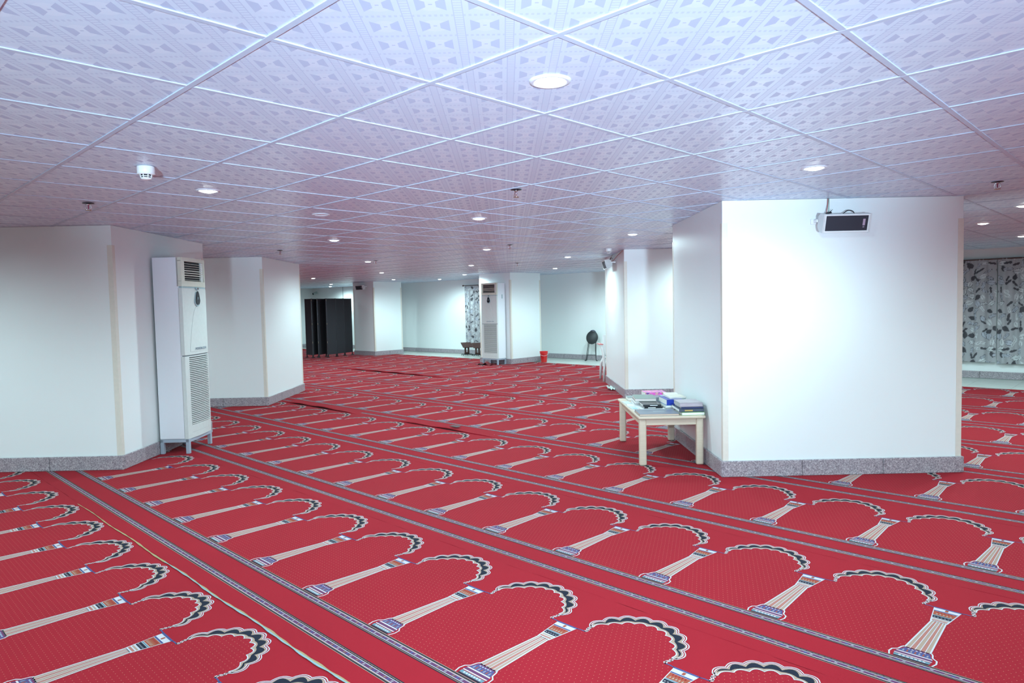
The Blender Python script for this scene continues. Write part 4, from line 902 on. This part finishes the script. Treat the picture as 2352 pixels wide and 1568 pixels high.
# white plastic garden chair behind the pillar
ch = thing('plastic_chair', (1.97, 12.93, 0), math.radians(0), 'white plastic armchair mostly hidden behind the pillar past the book table', 'chair')
PW = plain('worn_white_plastic', (0.74, 0.74, 0.74), 0.35)
b = B(); b.box((-0.23, -0.22, 0.40), (0.23, 0.22, 0.43), 0.012); b.build('seat', PW, ch)
b = B(); b.prism([(-0.25, 0.20), (0.25, 0.20), (0.21, 0.26), (-0.21, 0.26)], 0.42, 0.83); b.build('backrest', PW, ch)
for sx in (-1, 1):
    for sy in (-1, 1):
        b = B(); b.tube([(sx * 0.295, sy * 0.25, 0.001), (sx * 0.28, sy * 0.235, 0.3), (sx * 0.215, sy * 0.21, 0.43)], [0.022, 0.026, 0.03], 10); b.build('leg', PW, ch)
    b = B(); b.tube(smooth_curve([(sx * 0.285, -0.235, 0.25), (sx * 0.30, -0.245, 0.50), (sx * 0.345, -0.24, 0.66)], 5), [0.024] * 6 + [0.020] * 5, 10); b.build('arm_post', PW, ch)
    b = B(); b.box((sx * 0.335 - 0.035, -0.27, 0.655), (sx * 0.335 + 0.035, 0.22, 0.685), 0.012); a_ = b.build('armrest', PW, ch)
    b = B(); b.box((sx * 0.335 - 0.037, -0.272, 0.672), (sx * 0.335 + 0.037, 0.10, 0.688), 0.006); b.build('red_edging', plain('faded_red_tape', (0.50, 0.10, 0.10), 0.5), a_)

# crumpled wrapper at the pillar foot, bottle cap on the carpet
b = B(); q2 = bmesh.new(); r5 = np.random.default_rng(3)
g = [[q2.verts.new((x * 1.0 + 0.012 * r5.random(), y + 0.012 * r5.random(), 0.004 + 0.035 * r5.random())) for y in np.linspace(-0.2, 0.2, 12)] for x in np.linspace(-0.04, 0.05, 6)]
for a in range(5):
    for c in range(11): q2.faces.new((g[a][c], g[a + 1][c], g[a + 1][c + 1], g[a][c + 1]))
b.add(q2); wr = tag(b.build('wrapper', plain('pale_green_white_film', (0.55, 0.66, 0.62), 0.3, var=0.4, scale=25)), 'crumpled pale green and white wrapper at the pillar foot', 'wrapper'); wr.location = (1.615, 11.50, 0.002)
wr.modifiers.new('thickness', 'SOLIDIFY').thickness = 0.002
b = B(); b.lathe([(0, 0.012), (0.012, 0.012), (0.014, 0.009), (0.0145, 0.0), (0.012, 0.0), (0.012, 0.008), (0, 0.009)], 16); cp = tag(b.build('bottle_cap', plain('dark_violet_plastic', (0.04, 0.02, 0.14), 0.4)), 'tiny dark violet bottle cap on the carpet by the air conditioner pillar', 'cap'); cp.location = (-3.18, 6.33, 0.0005)

# CCTV camera near the far corner and a cable down the wall
p_ = Vector(wl(S0 + 0.30, 0.0)); cc = thing('security_camera', (p_.x, p_.y, 2.07), ROT_W, 'small grey security camera high in the far corner above the folding screen', 'camera')
b = B(); b.tube([(0, -0.005, 0.03), (0, -0.06, 0.02)], 0.012, 8); b.lathe([(0, 0), (0.035, 0), (0.035, 0.012), (0, 0.012)], 16, (0, -0.02, 0.02)); b.build('mount', TEALG, cc)
b = B(); b.box((-0.04, -0.22, -0.04), (0.04, -0.03, 0.04), 0.012); bo = b.build('body', plain('grey_green_plastic', (0.40, 0.46, 0.45), 0.4), cc); bo.rotation_euler = (0.25, 0, 0.3)
b = B(); b.lathe([(0, 0.226), (0.03, 0.224), (0.034, 0.215), (0.034, 0.20)], 18); le = b.build('lens_hood', DARK, bo); le.matrix_local = FRONT
b = B(); p0_ = wl(s_of(-6.12), 0.012); b.tube([(p0_[0], p0_[1], 2.226), (p0_[0], p0_[1], 0.13)], 0.010, 6)
tag(b.build('wall_conduit', plain('grey_conduit', (0.30, 0.33, 0.32), 0.5)), 'thin grey conduit running down the wall behind the folding screen', 'conduit')
